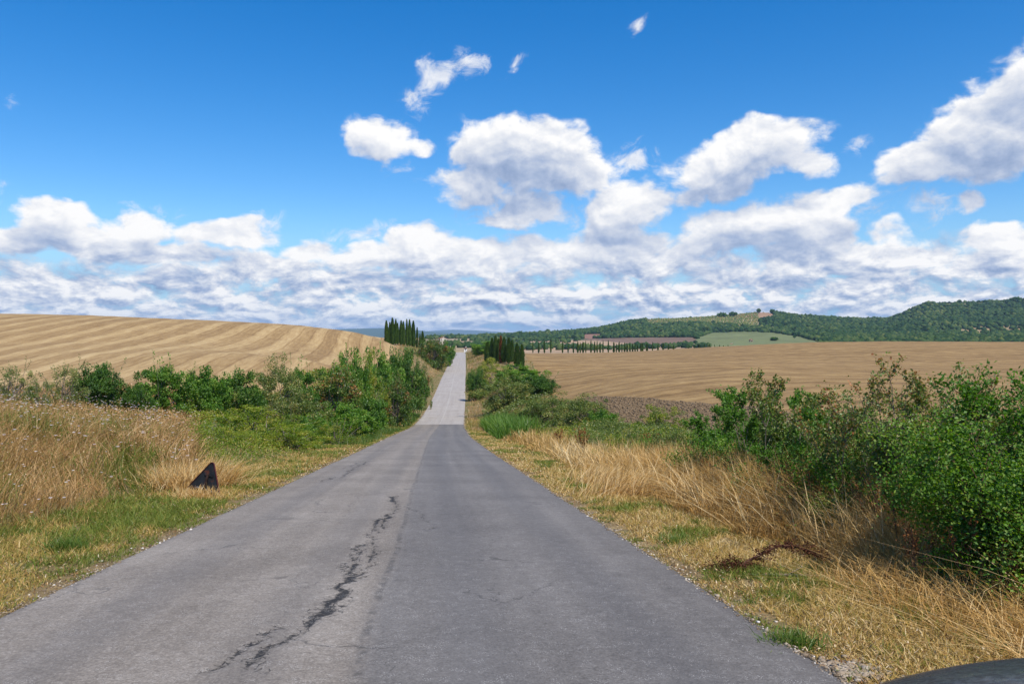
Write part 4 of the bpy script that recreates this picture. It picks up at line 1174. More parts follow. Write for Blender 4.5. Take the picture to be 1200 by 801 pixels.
undergrowth(-1, 40000, 40, 125, 2.2, 8, .9, 'undergrowth', 'vivid green weeds near the left verge of the road dip', L_GREEN, 203, .5, .11, .05)
undergrowth(1, 100000, 14, 130, 2.9, 10, .95, 'undergrowth', 'grey-green weeds filling the gaps between the shrubs on the right', L_OLIVE, 205, .42)
undergrowth(1, 60000, 13, 60, 2.7, 9, 1.05, 'undergrowth', 'yellowish weeds mixed into the shrubs on the right', L_YEL, 207, .50)
undergrowth(1, 26000, 6.5, 18, 2.4, 4.6, .75, 'undergrowth', 'thin yellow-green weeds growing through the tall straw', L_YEL, 211, .50, .075, .022)
undergrowth(1, 60000, 9, 24, 4.4, 12, .85, 'undergrowth', 'dense green weeds under the saplings on the right', L_GREEN, 209, .38, .07, .035)

def far_banks():
    rg = np.random.default_rng(105); L = Leaves(); n = 90000
    for side in (-1, 1):
        x, D, e = side_pts(rg, n // 2, 75, 560, .1, 20, side, 1.3, .6)
        lim = np.where(side < 0, road_x(D) - left_bound(D), right_bound(D) - road_x(D)) - HALF
        kk = e < lim; x, D, e = x[kk], D[kk], e[kk]; m = len(x)
        P = ground_pts(x, D); k = fbm(x, D, 7, 3, 66)
        near_g = (e < 1.6 + rg.normal(0, .3, m)) if side < 0 else (e < .5)
        tint = np.where(k > .54, rg.uniform(0, .4, m), rg.uniform(.4, 1, m)); tint = np.where(near_g, rg.uniform(0, .25, m), tint)
        H = np.where(near_g, .22, .55) * rg.uniform(.5, 1.4, m) * np.maximum(1, D / 220)
        L.blades(P, H, .02 * D / 60 * rg.uniform(.6, 1.5, m), rg, lean=.4, bend=.5, tint=tint, single=True)
    o = L.build('bank_grass', L_MEAD); tag(o, 'rough dry and green grass on the banks of the far road', 'grass', kind='stuff')
far_banks()

def reeds():
    rg = np.random.default_rng(106); L = Leaves(); n = 5200
    D = rg.uniform(54, 88, n); e = rg.uniform(1.7, 5.2, n); k = rg.random(n) < (1 - sstep(e, 3.5, 5.2)); D, e = D[k], e[k]; n = len(D)
    x = road_x(D) + HALF + e; P = ground_pts(x, D)
    L.blades(P, rg.uniform(1.0, 2.1, n) * sstep(e, .8, 2.4), .055 * rg.uniform(.6, 1.4, n), rg, lean=.22, bend=.5, tint=rg.beta(2, 2, n))
    o = L.build('reeds', L_REED); tag(o, 'bright green reeds at the right edge of the road dip', 'reeds', kind='stuff')
    # green strip on the left of the dip
    L = Leaves(); n = 16000; D = rg.uniform(42, 125, n); e = rg.uniform(.35, 4.2, n) ; x = road_x(D) - HALF - e; P = ground_pts(x, D)
    kk = fbm(x, D, 6, 3, 5) > .40; P, D = P[kk], D[kk]; n = len(D)
    L.blades(P, rg.uniform(.2, .6, n), .03 * D / 60, rg, lean=.3, bend=.5, tint=rg.uniform(.1, .75, n), single=True)
    o = L.build('verge_grass', L_GRASS); tag(o, 'lush green grass strip on the left of the road dip', 'grass', kind='stuff')
reeds()

def clods():
    rg = np.random.default_rng(107); bv, bf = blob_template(); n = 15000
    D = rg.uniform(20, 92, n); x = right_bound(D) - 1 + (plough_bound(D) - right_bound(D) + 1) * rg.random(n)
    z = height(x, D, False); s = rg.gamma(2.2, .022, n) + .03; N = len(bv)
    V = bv[None] * (1 + rg.normal(0, .22, (n, N, 1))) * s[:, None, None] * np.array([1, 1, .7]) + np.stack([x, D, z + .02], 1)[:, None]
    L = Leaves(); L.add(V.reshape(-1, 3), F3=(bf[None] + (np.arange(n) * N)[:, None, None]).reshape(-1, 3))
    o = L.build('clods', M_PL); tag(o, 'brown clods of earth turned up on the ploughed strip', 'clods', kind='stuff')
    # pale gravel and crumbs of asphalt along both edges of the road
    L = Leaves(); n = 9000; side = rg.choice([-1, 1], n); D = logD(rg, n, 3, 120, 1.1); e = np.abs(rg.normal(0, .22, n)) * np.where(side < 0, 1.3, .8) - .10
    x = road_x(D) + side * (HALF + e); z = np.where(e < 0, road_z(D) + .012, height(x, D, False)); s = rg.gamma(2, .0030, n) * np.maximum(1, D / 30) + .002
    V = bv[None] * (1 + rg.normal(0, .2, (n, N, 1))) * s[:, None, None] * np.array([1, 1, .6]) + np.stack([x, D, z + .004], 1)[:, None]
    L.add(V.reshape(-1, 3), F3=(bf[None] + (np.arange(n) * N)[:, None, None]).reshape(-1, 3), T=np.repeat(rg.random(n), N))
    gm = leaf_mat('limestone crumbs', [(0, (.10, .075, .05)), (.5, (.26, .20, .14)), (.9, (.42, .36, .28)), (1, (.66, .62, .56))], 0, 0)
    o = L.build('gravel', gm); tag(o, 'pale gravel and crumbs along the edges of the road', 'gravel', kind='stuff')
clods()

# ================================================================== leafy saplings and the dense bush at the right
def sapling(px, D, py_top, H, label, seed, mat, nmain=3, spread=.5, leafL=.05, leafW=.032, dens=1.0, name='sapling', lean=0.0, bare=.25, bark=L_BARK, group='saplings standing behind the dry grass', top_red=0.0):
    rg = np.random.default_rng(seed)
    x = (px - 600) / F * D; z = float(height(np.array([x]), np.array([D]), False)[0])
    root = empty(name, (x, D, z)); st = Leaves(); lf = Leaves()
    LP, LT = [], []
    def grow(p, d, L, r, lev):
        n = 4; pts = [p]; q = p.copy(); dd = d.copy()
        for i in range(n):
            dd = dd + rg.normal(0, .13, 3) + np.array([0, 0, .05]); dd /= np.linalg.norm(dd); q = q + dd * L / n; pts.append(q.copy())
        st.tube(pts, [r * (1 - .17 * i) for i in range(n + 1)], 5 if lev < 2 else 3)
        if lev >= 2 or (lev == 1 and L < .5):
            m = int(16 * dens * (1 if lev > 2 else .8))
            for _ in range(m):
                t = rg.uniform(.05, 1.05); i = min(int(t * n), n - 1); f = t * n - i
                LP.append(pts[i] * (1 - f) + pts[i + 1] * f + rg.normal(0, .022, 3)); LT.append(pts[i][2] / H)
        if lev < 4 and r > .0012:
            k = [0, 6, 5, 4, 0][lev] if lev else 0
            for c in range(k):
                t = rg.uniform(bare if lev == 1 else .2, 1); i = min(int(t * n), n - 1)
                a = rg.uniform(0, 6.283); nd = dd * .75 + np.array([math.cos(a), math.sin(a), .25]) * .8; nd /= np.linalg.norm(nd)
                grow(pts[i + 1], nd, L * rg.uniform(.34, .55), r * .5, lev + 1)
    for k in range(nmain):
        a = 6.283 * k / nmain + rg.uniform(-.5, .5); d = np.array([math.cos(a) * spread + lean, math.sin(a) * spread, 1.0]); d /= np.linalg.norm(d)
        grow(np.array([rg.normal(0, .04), rg.normal(0, .04), -.05]), d, H * rg.uniform(.75, 1.0), .011 + .005 * H, 1)
    LP = np.array(LP); LT = np.array(LT)
    t = rg.beta(2, 2, len(LP)) * .70 + .04 + top_red * (LT - .55)
    lf.leaves(LP, leafL, leafW, rg, up=.3, tint=np.clip(t, 0, 1), fold=.35)
    k_ = (-(py_top - HY) / F * D - z) / LP[:, 2].max(); root.scale = (k_ * .5 + .35, k_ * .5 + .35, k_)
    st.build('stem', bark, root); lf.build('foliage', mat, root)
    tag(root, label, 'sapling', group); return root
sapling(1040, 9.6, 413, 1.95, 'tallest sapling on the right, with grey bare stems and reddish leaves at the tips', 301, L_RED, 4, .45, .050, .032, .62, top_red=.46)
sapling(992, 10.6, 436, 1.55, 'sapling with dark red leaves just left of the tallest one', 302, L_RED, 3, .5, .048, .032, .6, top_red=.46)
sapling(925, 13.5, 431, 1.95, 'green sapling with a reddish crown, left of the two red-leaved ones', 303, L_RED, 4, .45, .058, .038, .75, top_red=.34)
sapling(900, 15.5, 452, 1.75, 'leafy green sapling at the left end of the sapling group', 304, L_GREEN, 4, .5, .06, .038, 1.2)
sapling(965, 12, 478, 1.3, 'low dark green sapling under the red-leaved ones', 305, L_GREEN, 4, .7, .055, .036, 1.3)
sapling(1085, 8.8, 446, 1.5, 'green and brown sapling touching the dense bush', 306, L_RED, 4, .5, .048, .032, .8, top_red=.2)
sapling(1160, 7.9, 420, 2.15, 'upright shoots with big pale leaves rising above the dense bush', 307, L_GREEN, 3, .16, .062, .042, .55, bare=.45, bark=L_TWIG)
sapling(850, 20, 480, 1.5, 'small sapling with fresh green leaves in front of the ploughed strip', 308, L_GREEN, 4, .5, .07, .045, 1.2)

def dense_bush(px, D, R, H, label, seed, n=42000, leafL=.036, leafW=.024, mat=L_GREEN, name='dense_bush', spr=26):
    rg = np.random.default_rng(seed); x = (px - 600) / F * D; z = float(height(np.array([x]), np.array([D]), False)[0])
    root = empty(name, (x, D, z)); st = Leaves(); lf = Leaves()
    nc = 210; cs = []
    while len(cs) < nc:
        v = rg.normal(0, 1, 3); v /= np.linalg.norm(v); rr = rg.uniform(.3, 1) ** .5
        wob = 1 + .95 * (vnoise(v[0] * 2.3 + 5, v[1] * 2.3 + v[2] * 1.9, 1, seed) - .5) * 2
        q = v * rr * wob * np.array([R, R, H * .53]) + np.array([0, 0, H * .47])
        if q[2] > .04: cs.append(q)
    for c in cs:
        m = int(n / nc * rg.uniform(.5, 1.5)); v = rg.normal(0, 1, (m, 3)); P = c + v * np.array([.11, .11, .085]) * rg.uniform(.6, 1.6)
        P[:, 2] = np.maximum(P[:, 2], .02); lf.leaves(P, leafL, leafW, rg, up=.5, tint=np.clip(rg.beta(2.2, 2.2, m) + rg.normal(0, .16), 0, 1), fold=.35)
    for k in range(spr):
        a = rg.uniform(0, 6.28); rr = R * rg.uniform(.2, .95); b = np.array([math.cos(a) * rr, math.sin(a) * rr, H * rg.uniform(.55, .8)]); t = b + np.array([rg.normal(0, .12), rg.normal(0, .12), rg.uniform(.2, .5)])
        st.tube([b * [.4, .4, .3], b, t], [.012, .008, .002], 4); m = 22; u_ = rg.uniform(0, 1, (m, 1))
        lf.leaves(b + (t - b) * u_ + rg.normal(0, .018, (m, 3)), leafL * 1.15, leafW * 1.15, rg, tint=rg.uniform(.3, .95, m), fold=.35)
    for k in range(60):
        c = cs[k * 3]; b = rg.normal(0, .1, 2); st.tube([(b[0], b[1], -.1), (b[0] + c[0] * .3, b[1] + c[1] * .3, c[2] * .5), c], [.018, .011, .003], 5)
    st.build('stem', L_TWIG, root); lf.build('foliage', mat, root); tag(root, label, 'bush', 'dense bushes at the right edge'); return root
dense_bush(1196, 7.3, .86, 1.52, 'dense glossy green bush filling the right edge of the photo', 401, 60000)
dense_bush(1290, 6.6, .9, 1.35, 'green bush cut off by the right edge, nearest the car', 402, 26000)
dense_bush(1115, 9.6, .6, .95, 'lower green bush behind and left of the dense glossy one', 403, 30000)
dense_bush(1010, 10.6, .75, 1.05, 'mid-green bush under the two red-leaved saplings', 405, 26000, .042, .028)
dense_bush(880, 16.5, 1.1, .9, 'mid-green bush at the left end of the sapling group', 406, 26000, .055, .035)
dense_bush(935, 13.0, .95, 1.0, 'dark low green bush at the foot of the leafy saplings', 404, 26000, .05, .03, L_DARK)

# dead weeds standing up above the grass
def dead_weed(px, D, H, label, seed, mat=L_RUST, n=5, sp=.25):
    rg = np.random.default_rng(seed); x = (px - 600) / F * D; z = float(height(np.array([x]), np.array([D]), False)[0]); root = empty('dead_weed', (x, D, z)); st = Leaves(); hd = Leaves()
    for k in range(n):
        a = rg.uniform(0, 6.28); t = np.array([math.cos(a) * H * sp * rg.uniform(.3, 1), math.sin(a) * H * sp * rg.uniform(.3, 1), H * rg.uniform(.7, 1)])
        m_ = t * [.35, .35, .55]; st.tube([(0, 0, -.03), m_, t], [.006, .005, .002], 4)
        for q in range(5):
            u_ = rg.uniform(.45, .95); b = m_ + (t - m_) * max(0, (u_ - .55) / .45); e_ = b + np.array([rg.normal(0, .09), rg.normal(0, .09), rg.uniform(.05, .18)]) * H
            st.tube([b, e_], [.003, .0015], 3); w_ = 14; P = b + (e_ - b) * rg.uniform(.2, 1, (w_, 1)) + rg.normal(0, .008 * H, (w_, 3)); hd.leaves(P, .022 * max(1, D / 12), .012 * max(1, D / 12), rg, up=0)
        P = m_ + (t - m_) * rg.uniform(.2, 1, (30, 1)) + rg.normal(0, .008 * H, (30, 3)); hd.leaves(P, .02 * max(1, D / 12), .012 * max(1, D / 12), rg, up=0)
    st.build('stalk', L_TWIG, root); hd.build('foliage', mat, root); tag(root, label, 'weed', 'dead weeds in the dry grass on the right'); return root  # the foliage part here holds the weed's dry seed heads, not leaves
for i, (px, D, H, lab) in enumerate([(1022, 9.0, 1.15, 'rusty dead weed standing against the tallest sapling'), (962, 10.5, 1.05, 'dead brown weed in the tall straw, left of the rusty one'), (858, 14.5, 1.1, 'tall dead brown weed at the left of the sapling group'), (760, 24, 1.2, 'forked dead weed left of the orange-flecked bush'),
        (682, 30, 1.3, 'wide orange-brown dead weed above the right verge'), (1130, 7.0, .8, 'pinkish-brown dead weed in front of the dense bush'), (1075, 7.4, .75, 'short reddish dead weed at the right end of the tall straw'), (905, 12, .8, 'rust-red dead weed in the middle of the tall straw'),
        (1180, 6.6, .6, 'dead weed near the right edge, above the flattened straw'), (780, 20, .9, 'small dead weed behind the bleached straw tuft'), (655, 38, 1.1, 'pale brown dead weed nearest the reeds'), (1000, 9.8, 1.0, 'thin rusty dead weed just left of the one against the tallest sapling'), (1055, 8.3, .95, 'dead weed with spreading tips between the tallest sapling and the dense bush'),
        (935, 11.2, .95, 'branched brown dead weed behind the withered fallen branch'), (880, 13.2, .9, 'dull brown dead weed right of the tall one at the left of the saplings'), (832, 15.5, .95, 'upright orange dead weed at the left end of the dense straw'), (805, 18, .9, 'low forked dead weed in the middle of the right-hand straw')]):
    dead_weed(px, D, H, lab, 500 + i, n=7 if 'wide' in lab else 5)

# bare grey twigs at the edge of the ploughed strip
def bare_twig():
    rg = np.random.default_rng(71); D = 17.0; x = (873 - 600) / F * D; z = float(height(np.array([x]), np.array([D]), False)[0])
    root = empty('bare_sapling', (x, D, z)); st = Leaves()
    for (tx, tz) in ((.18, 2.25), (-.06, 2.0), (.3, 1.6), (-.3, 1.7)):
        t = np.array([tx, rg.normal(0, .1), tz]); m_ = t * [.3, .3, .55]; st.tube([(0, 0, -.1), m_, t], [.014, .009, .003], 4)
        for q in range(6):
            u_ = rg.uniform(.4, .9); b = m_ + (t - m_) * u_; st.tube([b, b + np.array([rg.normal(0, .12), rg.normal(0, .1), rg.uniform(.1, .3)])], [.004, .0015], 3)
    st.build('stem', L_BARK, root); tag(root, 'bare leafless grey sapling between the leafy group and the ploughed strip', 'sapling')
bare_twig()

# pale grass tufts
def tuft(px, D, H, n, label, seed, az=None, azs=6.3, mat=L_STRAW, spread=.35, w=.008, lean=.5, name='grass_tuft'):
    rg = np.random.default_rng(seed); x = (px - 600) / F * D; z = float(height(np.array([x]), np.array([D]), False)[0]); L = Leaves()
    P = np.stack([rg.normal(0, spread, n), rg.normal(0, spread * .7, n), np.zeros(n)], 1)
    L.blades(P, rg.uniform(.5, 1.1, n) * H, w * max(1, D / 12), rg, lean=lean, bend=.6, tint=rg.beta(2.2, 1.5, n), az=az, azs=azs)
    o = L.build(name, mat); o.location = (x, D, z); tag(o, label, 'grass tuft', 'pale grass tufts'); return o
tuft(228, 15.7, .30, 700, 'short straw-flecked tuft hiding the foot of the triangular sign', 600, spread=.22)
tuft(238, 18.0, .95, 900, 'pale leaning grass tuft just behind the triangular sign', 601, az=.5, azs=.8, lean=.8)
tuft(205, 17.2, .8, 800, 'dry tuft at the left of the triangular sign', 602)
tuft(725, 16.2, .85, 700, 'bleached straw tuft leaning right beside the right verge', 603, az=.3, azs=.7, lean=.9, spread=.4)
tuft(700, 19, .7, 500, 'smaller bleached tuft left of the leaning one on the right verge', 604, az=.3, azs=.9, lean=.8)
tuft(75, 9.6, .22, 500, 'small vivid green tuft at the left road edge', 605, mat=L_GRASS, spread=.12)
tuft(930, 5.6, .16, 380, 'small green tuft on the right verge near the stony patch', 606, mat=L_GRASS, spread=.10)
tuft(790, 10.2, .15, 320, 'green tuft low on the right verge near the road edge', 607, mat=L_GRASS, spread=.12)

# ---------------------------------------------------------------- dead branch lying at the edge of the straw
def dead_branch():
    rg = np.random.default_rng(81); D = 8.4; x = (900 - 600) / F * D; z = float(height(np.array([x]), np.array([D]), False)[0])
    root = empty('dead_branch', (x, D, z)); st = Leaves(); lf = Leaves()
    pts = [(-.52, -.1, .05), (-.3, -.05, .08), (-.1, 0, .17), (.1, 0, .27), (.28, .02, .27), (.45, .05, .2), (.6, .08, .12)]
    st.tube(pts, [.014, .016, .014, .012, .009, .006, .003], 6)
    pts = np.array(pts)
    for k in range(70):
        i = rg.integers(0, 6); b = pts[i] + (pts[i + 1] - pts[i]) * rg.random(); e_ = b + np.array([rg.normal(.05, .09), rg.normal(0, .08), rg.normal(.0, .045)])
        e_[2] = max(e_[2], .01); st.tube([b, (b + e_) / 2 + rg.normal(0, .01, 3), e_], [.005, .004, .0015], 3)
        m = 14; P = b + (e_ - b) * rg.uniform(.2, 1.1, (m, 1)) + rg.normal(0, .012, (m, 3)); P[:, 2] = np.maximum(P[:, 2], .005); lf.leaves(P, .034, .014, rg, up=0)
    for k in range(900):
        pass
    m = 1500; P = np.stack([rg.normal(-.38, .13, m), rg.normal(-.07, .07, m), np.abs(rg.normal(.06, .045, m))], 1); lf.leaves(P, .035, .012, rg, up=0)
    dm = leaf_mat('withered brown leaves', [(0, (.035, .014, .010)), (.6, (.10, .040, .025)), (1, (.19, .085, .05))], .1, 0)
    st.build('stem', flat_mat('dark dead wood', (.075, .035, .025), .9, .1), root); lf.build('withered_leaves', dm, root)
    tag(root, 'withered dark brown branch lying arched at the foot of the straw', 'branch')
    D = 8.0; x = (965 - 600) / F * D; z = float(height(np.array([x]), np.array([D]), False)[0]); s2 = Leaves()
    s2.tube([(-.45, .1, .03), (-.1, .02, .05), (.3, 0, .04), (.55, -.1, .02)], [.012, .017, .015, .008], 6)
    s2.tube([(-.1, .02, .05), (.1, .15, .1)], [.008, .003], 5)
    o = s2.build('fallen_stick', L_BARK); o.location = (x - .25, D, z); tag(o, 'grey-brown stick lying flat just below the withered branch', 'stick')
dead_branch()

def stony_patch():
    rg = np.random.default_rng(83); bv, bf = blob_template(); L = Leaves(); n = 500; N = len(bv); D0 = 5.05; x0 = (1000 - 600) / F * D0
    x = rg.normal(x0, .10, n); D = rg.normal(D0, .10, n); z = height(x, D, False); s = rg.gamma(2.5, .0035, n) + .004
    V = bv[None] * (1 + rg.normal(0, .2, (n, N, 1))) * s[:, None, None] * np.array([1, 1, .6]) + np.stack([x, D, z + .02], 1)[:, None]
    L.add(V.reshape(-1, 3), F3=(bf[None] + (np.arange(n) * N)[:, None, None]).reshape(-1, 3), T=np.repeat(rg.random(n) * .4 + .45, N))
    o = L.build('gravel', bpy.data.materials['limestone crumbs']); tag(o, 'little patch of pale stones on the right verge by the road', 'gravel', kind='stuff')
stony_patch()

# ================================================================== built things
def bm_obj(name, bm, mat, parent=None, smooth=False):
    me = bpy.data.meshes.new(name); bmesh.ops.recalc_face_normals(bm, faces=bm.faces); bm.to_mesh(me); bm.free()
    for m in (mat if isinstance(mat, (list, tuple)) else [mat]): me.materials.append(m)
    if smooth: me.polygons.foreach_set('use_smooth', np.ones(len(me.polygons), dtype=bool))
    o = bpy.data.objects.new(name, me); C.objects.link(o)
    if parent: o.parent = parent
    return o
def bm_box(bm, c, s, bev=0.0, rz=0.0):
    r = bmesh.ops.create_cube(bm, size=1.0, matrix=Matrix.Translation(c) @ Matrix.Rotation(rz, 4, 'Z') @ Matrix.Diagonal((*s, 1)))
    if bev:
        es = list({e for v in r['verts'] for e in v.link_edges}); bmesh.ops.bevel(bm, geom=es, offset=bev, segments=2, profile=.6, affect='EDGES')
def poly_prism(bm, pts, th):
    """pts in local XZ, thickness along Y, centred"""
    a = [bm.verts.new((x, -th / 2, z)) for x, z in pts]; b = [bm.verts.new((x, th / 2, z)) for x, z in pts]; n = len(pts)
    bm.faces.new(a); bm.faces.new(b[::-1])
    for i in range(n): bm.faces.new((a[i], b[i], b[(i + 1) % n], a[(i + 1) % n]))

# ---- triangular warning sign seen from behind, half sunk in the grass
def sign():
    D = 16.3; x = (242 - 600) / F * D; z = float(height(np.array([x]), np.array([D]), False)[0])
    root = empty('warning_sign', (x, D, z), math.radians(-14))
    def tri(s, r, n=7):
        c = [(0, s * .577), (-s / 2, -s * .289), (s / 2, -s * .289)]; pts = []
        for i, (cx_, cz_) in enumerate(c):
            l = math.hypot(cx_, cz_); k = (l - 2 * r) / l; a0 = math.atan2(cz_, cx_)
            for j in range(n):
                a = a0 - math.radians(60) + math.radians(120) * j / (n - 1); pts.append((cx_ * k + r * math.cos(a), cz_ * k + r * math.sin(a)))
        return pts
    S = .86
    blk = flat_mat('weathered black back', (.017, .019, .022), .55, .4, .2, .5, 9)
    nt = blk.node_tree; X.nt = nt; p = [n for n in nt.nodes if n.type == 'BSDF_PRINCIPLED'][0]
    P_, *_ = pos_xyz(nt); rust = noise_n(nt, P_, 7, 5, .7).sstep(.56, .68)
    src = p.inputs['Base Color'].links[0].from_socket
    nt.links.new(mixc(nt, rust, src, (.11, .032, .016)), p.inputs['Base Color'])
    red = flat_mat('rusty dark rim', (.10, .022, .016), .5, .4, 0, .4, 20)
    gal = flat_mat('galvanised steel', (.30, .31, .32), .45, .5, .7, .3, 20)
    white = flat_mat('sign face white', (.62, .60, .56), .6)
    T = Matrix.Rotation(math.radians(13), 4, 'Y') @ Matrix.Rotation(math.radians(-9), 4, 'X')
    def place(o, loc=(0, 0, .27)): o.matrix_local = Matrix.Translation(loc) @ T
    bm = bmesh.new(); poly_prism(bm, tri(S * .97, .055), .006); place(bm_obj('panel', bm, blk, root))
    # folded rim
    bm = bmesh.new(); o_, i_ = tri(S, .06), tri(S * .965, .05); n = len(o_)
    ring = [[bm.verts.new((q[0], y, q[1])) for q in src_] for src_, y in ((o_, -.022), (o_, .010), (i_, .010), (i_, -.022))]
    for k in range(4):
        A, B = ring[k], ring[(k + 1) % 4]
        for i in range(n): bm.faces.new((A[i], A[(i + 1) % n], B[(i + 1) % n], B[i]))
    place(bm_obj('rim', bm, red, root))
    bm = bmesh.new(); poly_prism(bm, tri(S * .62, .03), .003); o = bm_obj('sign_face', bm, white, root); o.matrix_local = Matrix.Translation((0, 0, .27)) @ T @ Matrix.Translation((0, .0065, 0))
    for zz in (.16, -.13):
        bm = bmesh.new(); bm_box(bm, (0, -.014, zz), (.19 if zz > 0 else .38, .018, .03), .004); place(bm_obj('bracket', bm, blk if zz > 0 else gal, root))
    bm = bmesh.new(); bmesh.ops.create_cone(bm, segments=14, radius1=.026, radius2=.026, depth=.62, cap_ends=True, matrix=Matrix.Translation((0, -.05, -.12)))
    place(bm_obj('post', bm, flat_mat('rusty post', (.05, .03, .024), .6, .3, .4, .4, 14), root))
    tag(root, 'black back of a rusty triangular road sign leaning low in the left verge grass', 'road sign')
sign()

# ---- houses
M_WALL = flat_mat('pale render', (.62, .56, .47), .9, .1, 0, .12, .6); M_STONE = flat_mat('warm stone', (.40, .31, .22), .9, .1, 0, .2, .8)
M_ROOF = flat_mat('terracotta tiles', (.34, .14, .08), .9, .1, 0, .3, 1.5); M_WIN = flat_mat('dark window', (.03, .03, .035), .3, .5); M_WHITE = flat_mat('white paint', (.75, .75, .73), .7, .3)
def house(px, D, py_base, w, d, h, rz, label, wall, zfree=None):
    x, y, z = bp(px, py_base, D)
    root = empty('farmhouse', (x, y, z), rz); rh = w * .18
    bm = bmesh.new(); poly_prism(bm, [(-w / 2, -2), (w / 2, -2), (w / 2, h), (0, h + rh), (-w / 2, h)], d); bm_obj('wall', bm, wall, root)
    bm = bmesh.new(); e = .35; t = .22
    poly_prism(bm, [(-w / 2 - e, h - .12), (0, h + rh + .06), (w / 2 + e, h - .12), (w / 2 + e, h - .12 + t), (0, h + rh + .06 + t), (-w / 2 - e, h - .12 + t)], d + .7); rf = bm_obj('roof', bm, M_ROOF, root)
    bm = bmesh.new(); bm_box(bm, (w * .2, 0, h + rh + .3), (.6, .6, 1.4)); bm_obj('chimney', bm, wall, rf)
    for i in range(2):
        for zz in ([1.3, 3.9] if h > 4.5 else [1.5]):
            bm = bmesh.new(); bm_box(bm, ((i - .5) * w * .5, -d / 2 - .01, zz), (.9, .12, 1.2)); bm_obj('window', bm, M_WIN, root)
    bm = bmesh.new(); bm_box(bm, (0, -d / 2 - .01, 1.0), (1.1, .14, 2.0)); bm_obj('door', bm, M_TIMBER, root)
    tag(root, label, 'house', 'farmhouses far away'); return root
M_TIMBER = flat_mat('old timber', (.12, .07, .04), .8)
for px, D, pb, w, d, h, rz, lab, wl in [
    (518.5, 880, 402.0, 7.5, 7, 5.2, .35, 'white farmhouse with red roof above the bushes left of the road crest', M_WALL),
    (513.5, 900, 402.5, 5, 6, 3.0, -.5, 'low wing with terracotta roof just left of the white farmhouse', M_STONE),
    (545.5, 760, 410.0, 2.6, 2.4, 2.0, .1, 'tiny white hut right beside the road crest', M_WHITE),
    (1136, 1560, 384.6, 8, 9, 4.0, .2, 'white house at the left of the hamlet under the higher hill', M_WALL),
    (1148, 1540, 385.2, 13, 8, 4.0, -.15, 'long pale house with red roof, upper one of the hamlet under the higher hill', M_WALL),
    (1161, 1500, 390.6, 9, 7, 3.4, .5, 'low pink-roofed house at the right of the hamlet', M_STONE),
    (1148, 1430, 391.0, 3.5, 3.5, 4.8, .0, 'narrow white house in front of the dark trees of the hamlet', M_WALL),
    (857, 1050, 405.6, 4.5, 4, 2.6, .4, 'tiny pale shed behind the right part of the long cypress row', M_WALL),
    (880, 1120, 400.5, 4, 4, 3.0, .2, 'little reddish shed at the edge of the green meadow', M_STONE)]:
    house(px, D, pb, w, d, h, rz, lab, wl)

# ---- low white walls where the road goes over the crest
for px, lab in ((531.5, 'low white wall at the left of the road crest'), (547.0, 'low white wall at the right of the road crest')):
    D = 505; x, y, _ = bp(px, 412, D); z = float(height(np.array([x]), np.array([D]), False)[0])
    root = empty('parapet_wall', (x, D, z))
    bm = bmesh.new(); bm_box(bm, (0, 0, .25), (2.2, .35, .8)); bm_obj('wall', bm, M_WHITE, root)
    bm = bmesh.new(); bm_box(bm, (0, 0, .70), (2.4, .5, .1)); bm_obj('coping', bm, M_WHITE, root)
    tag(root, lab, 'wall', 'white walls at the road crest')

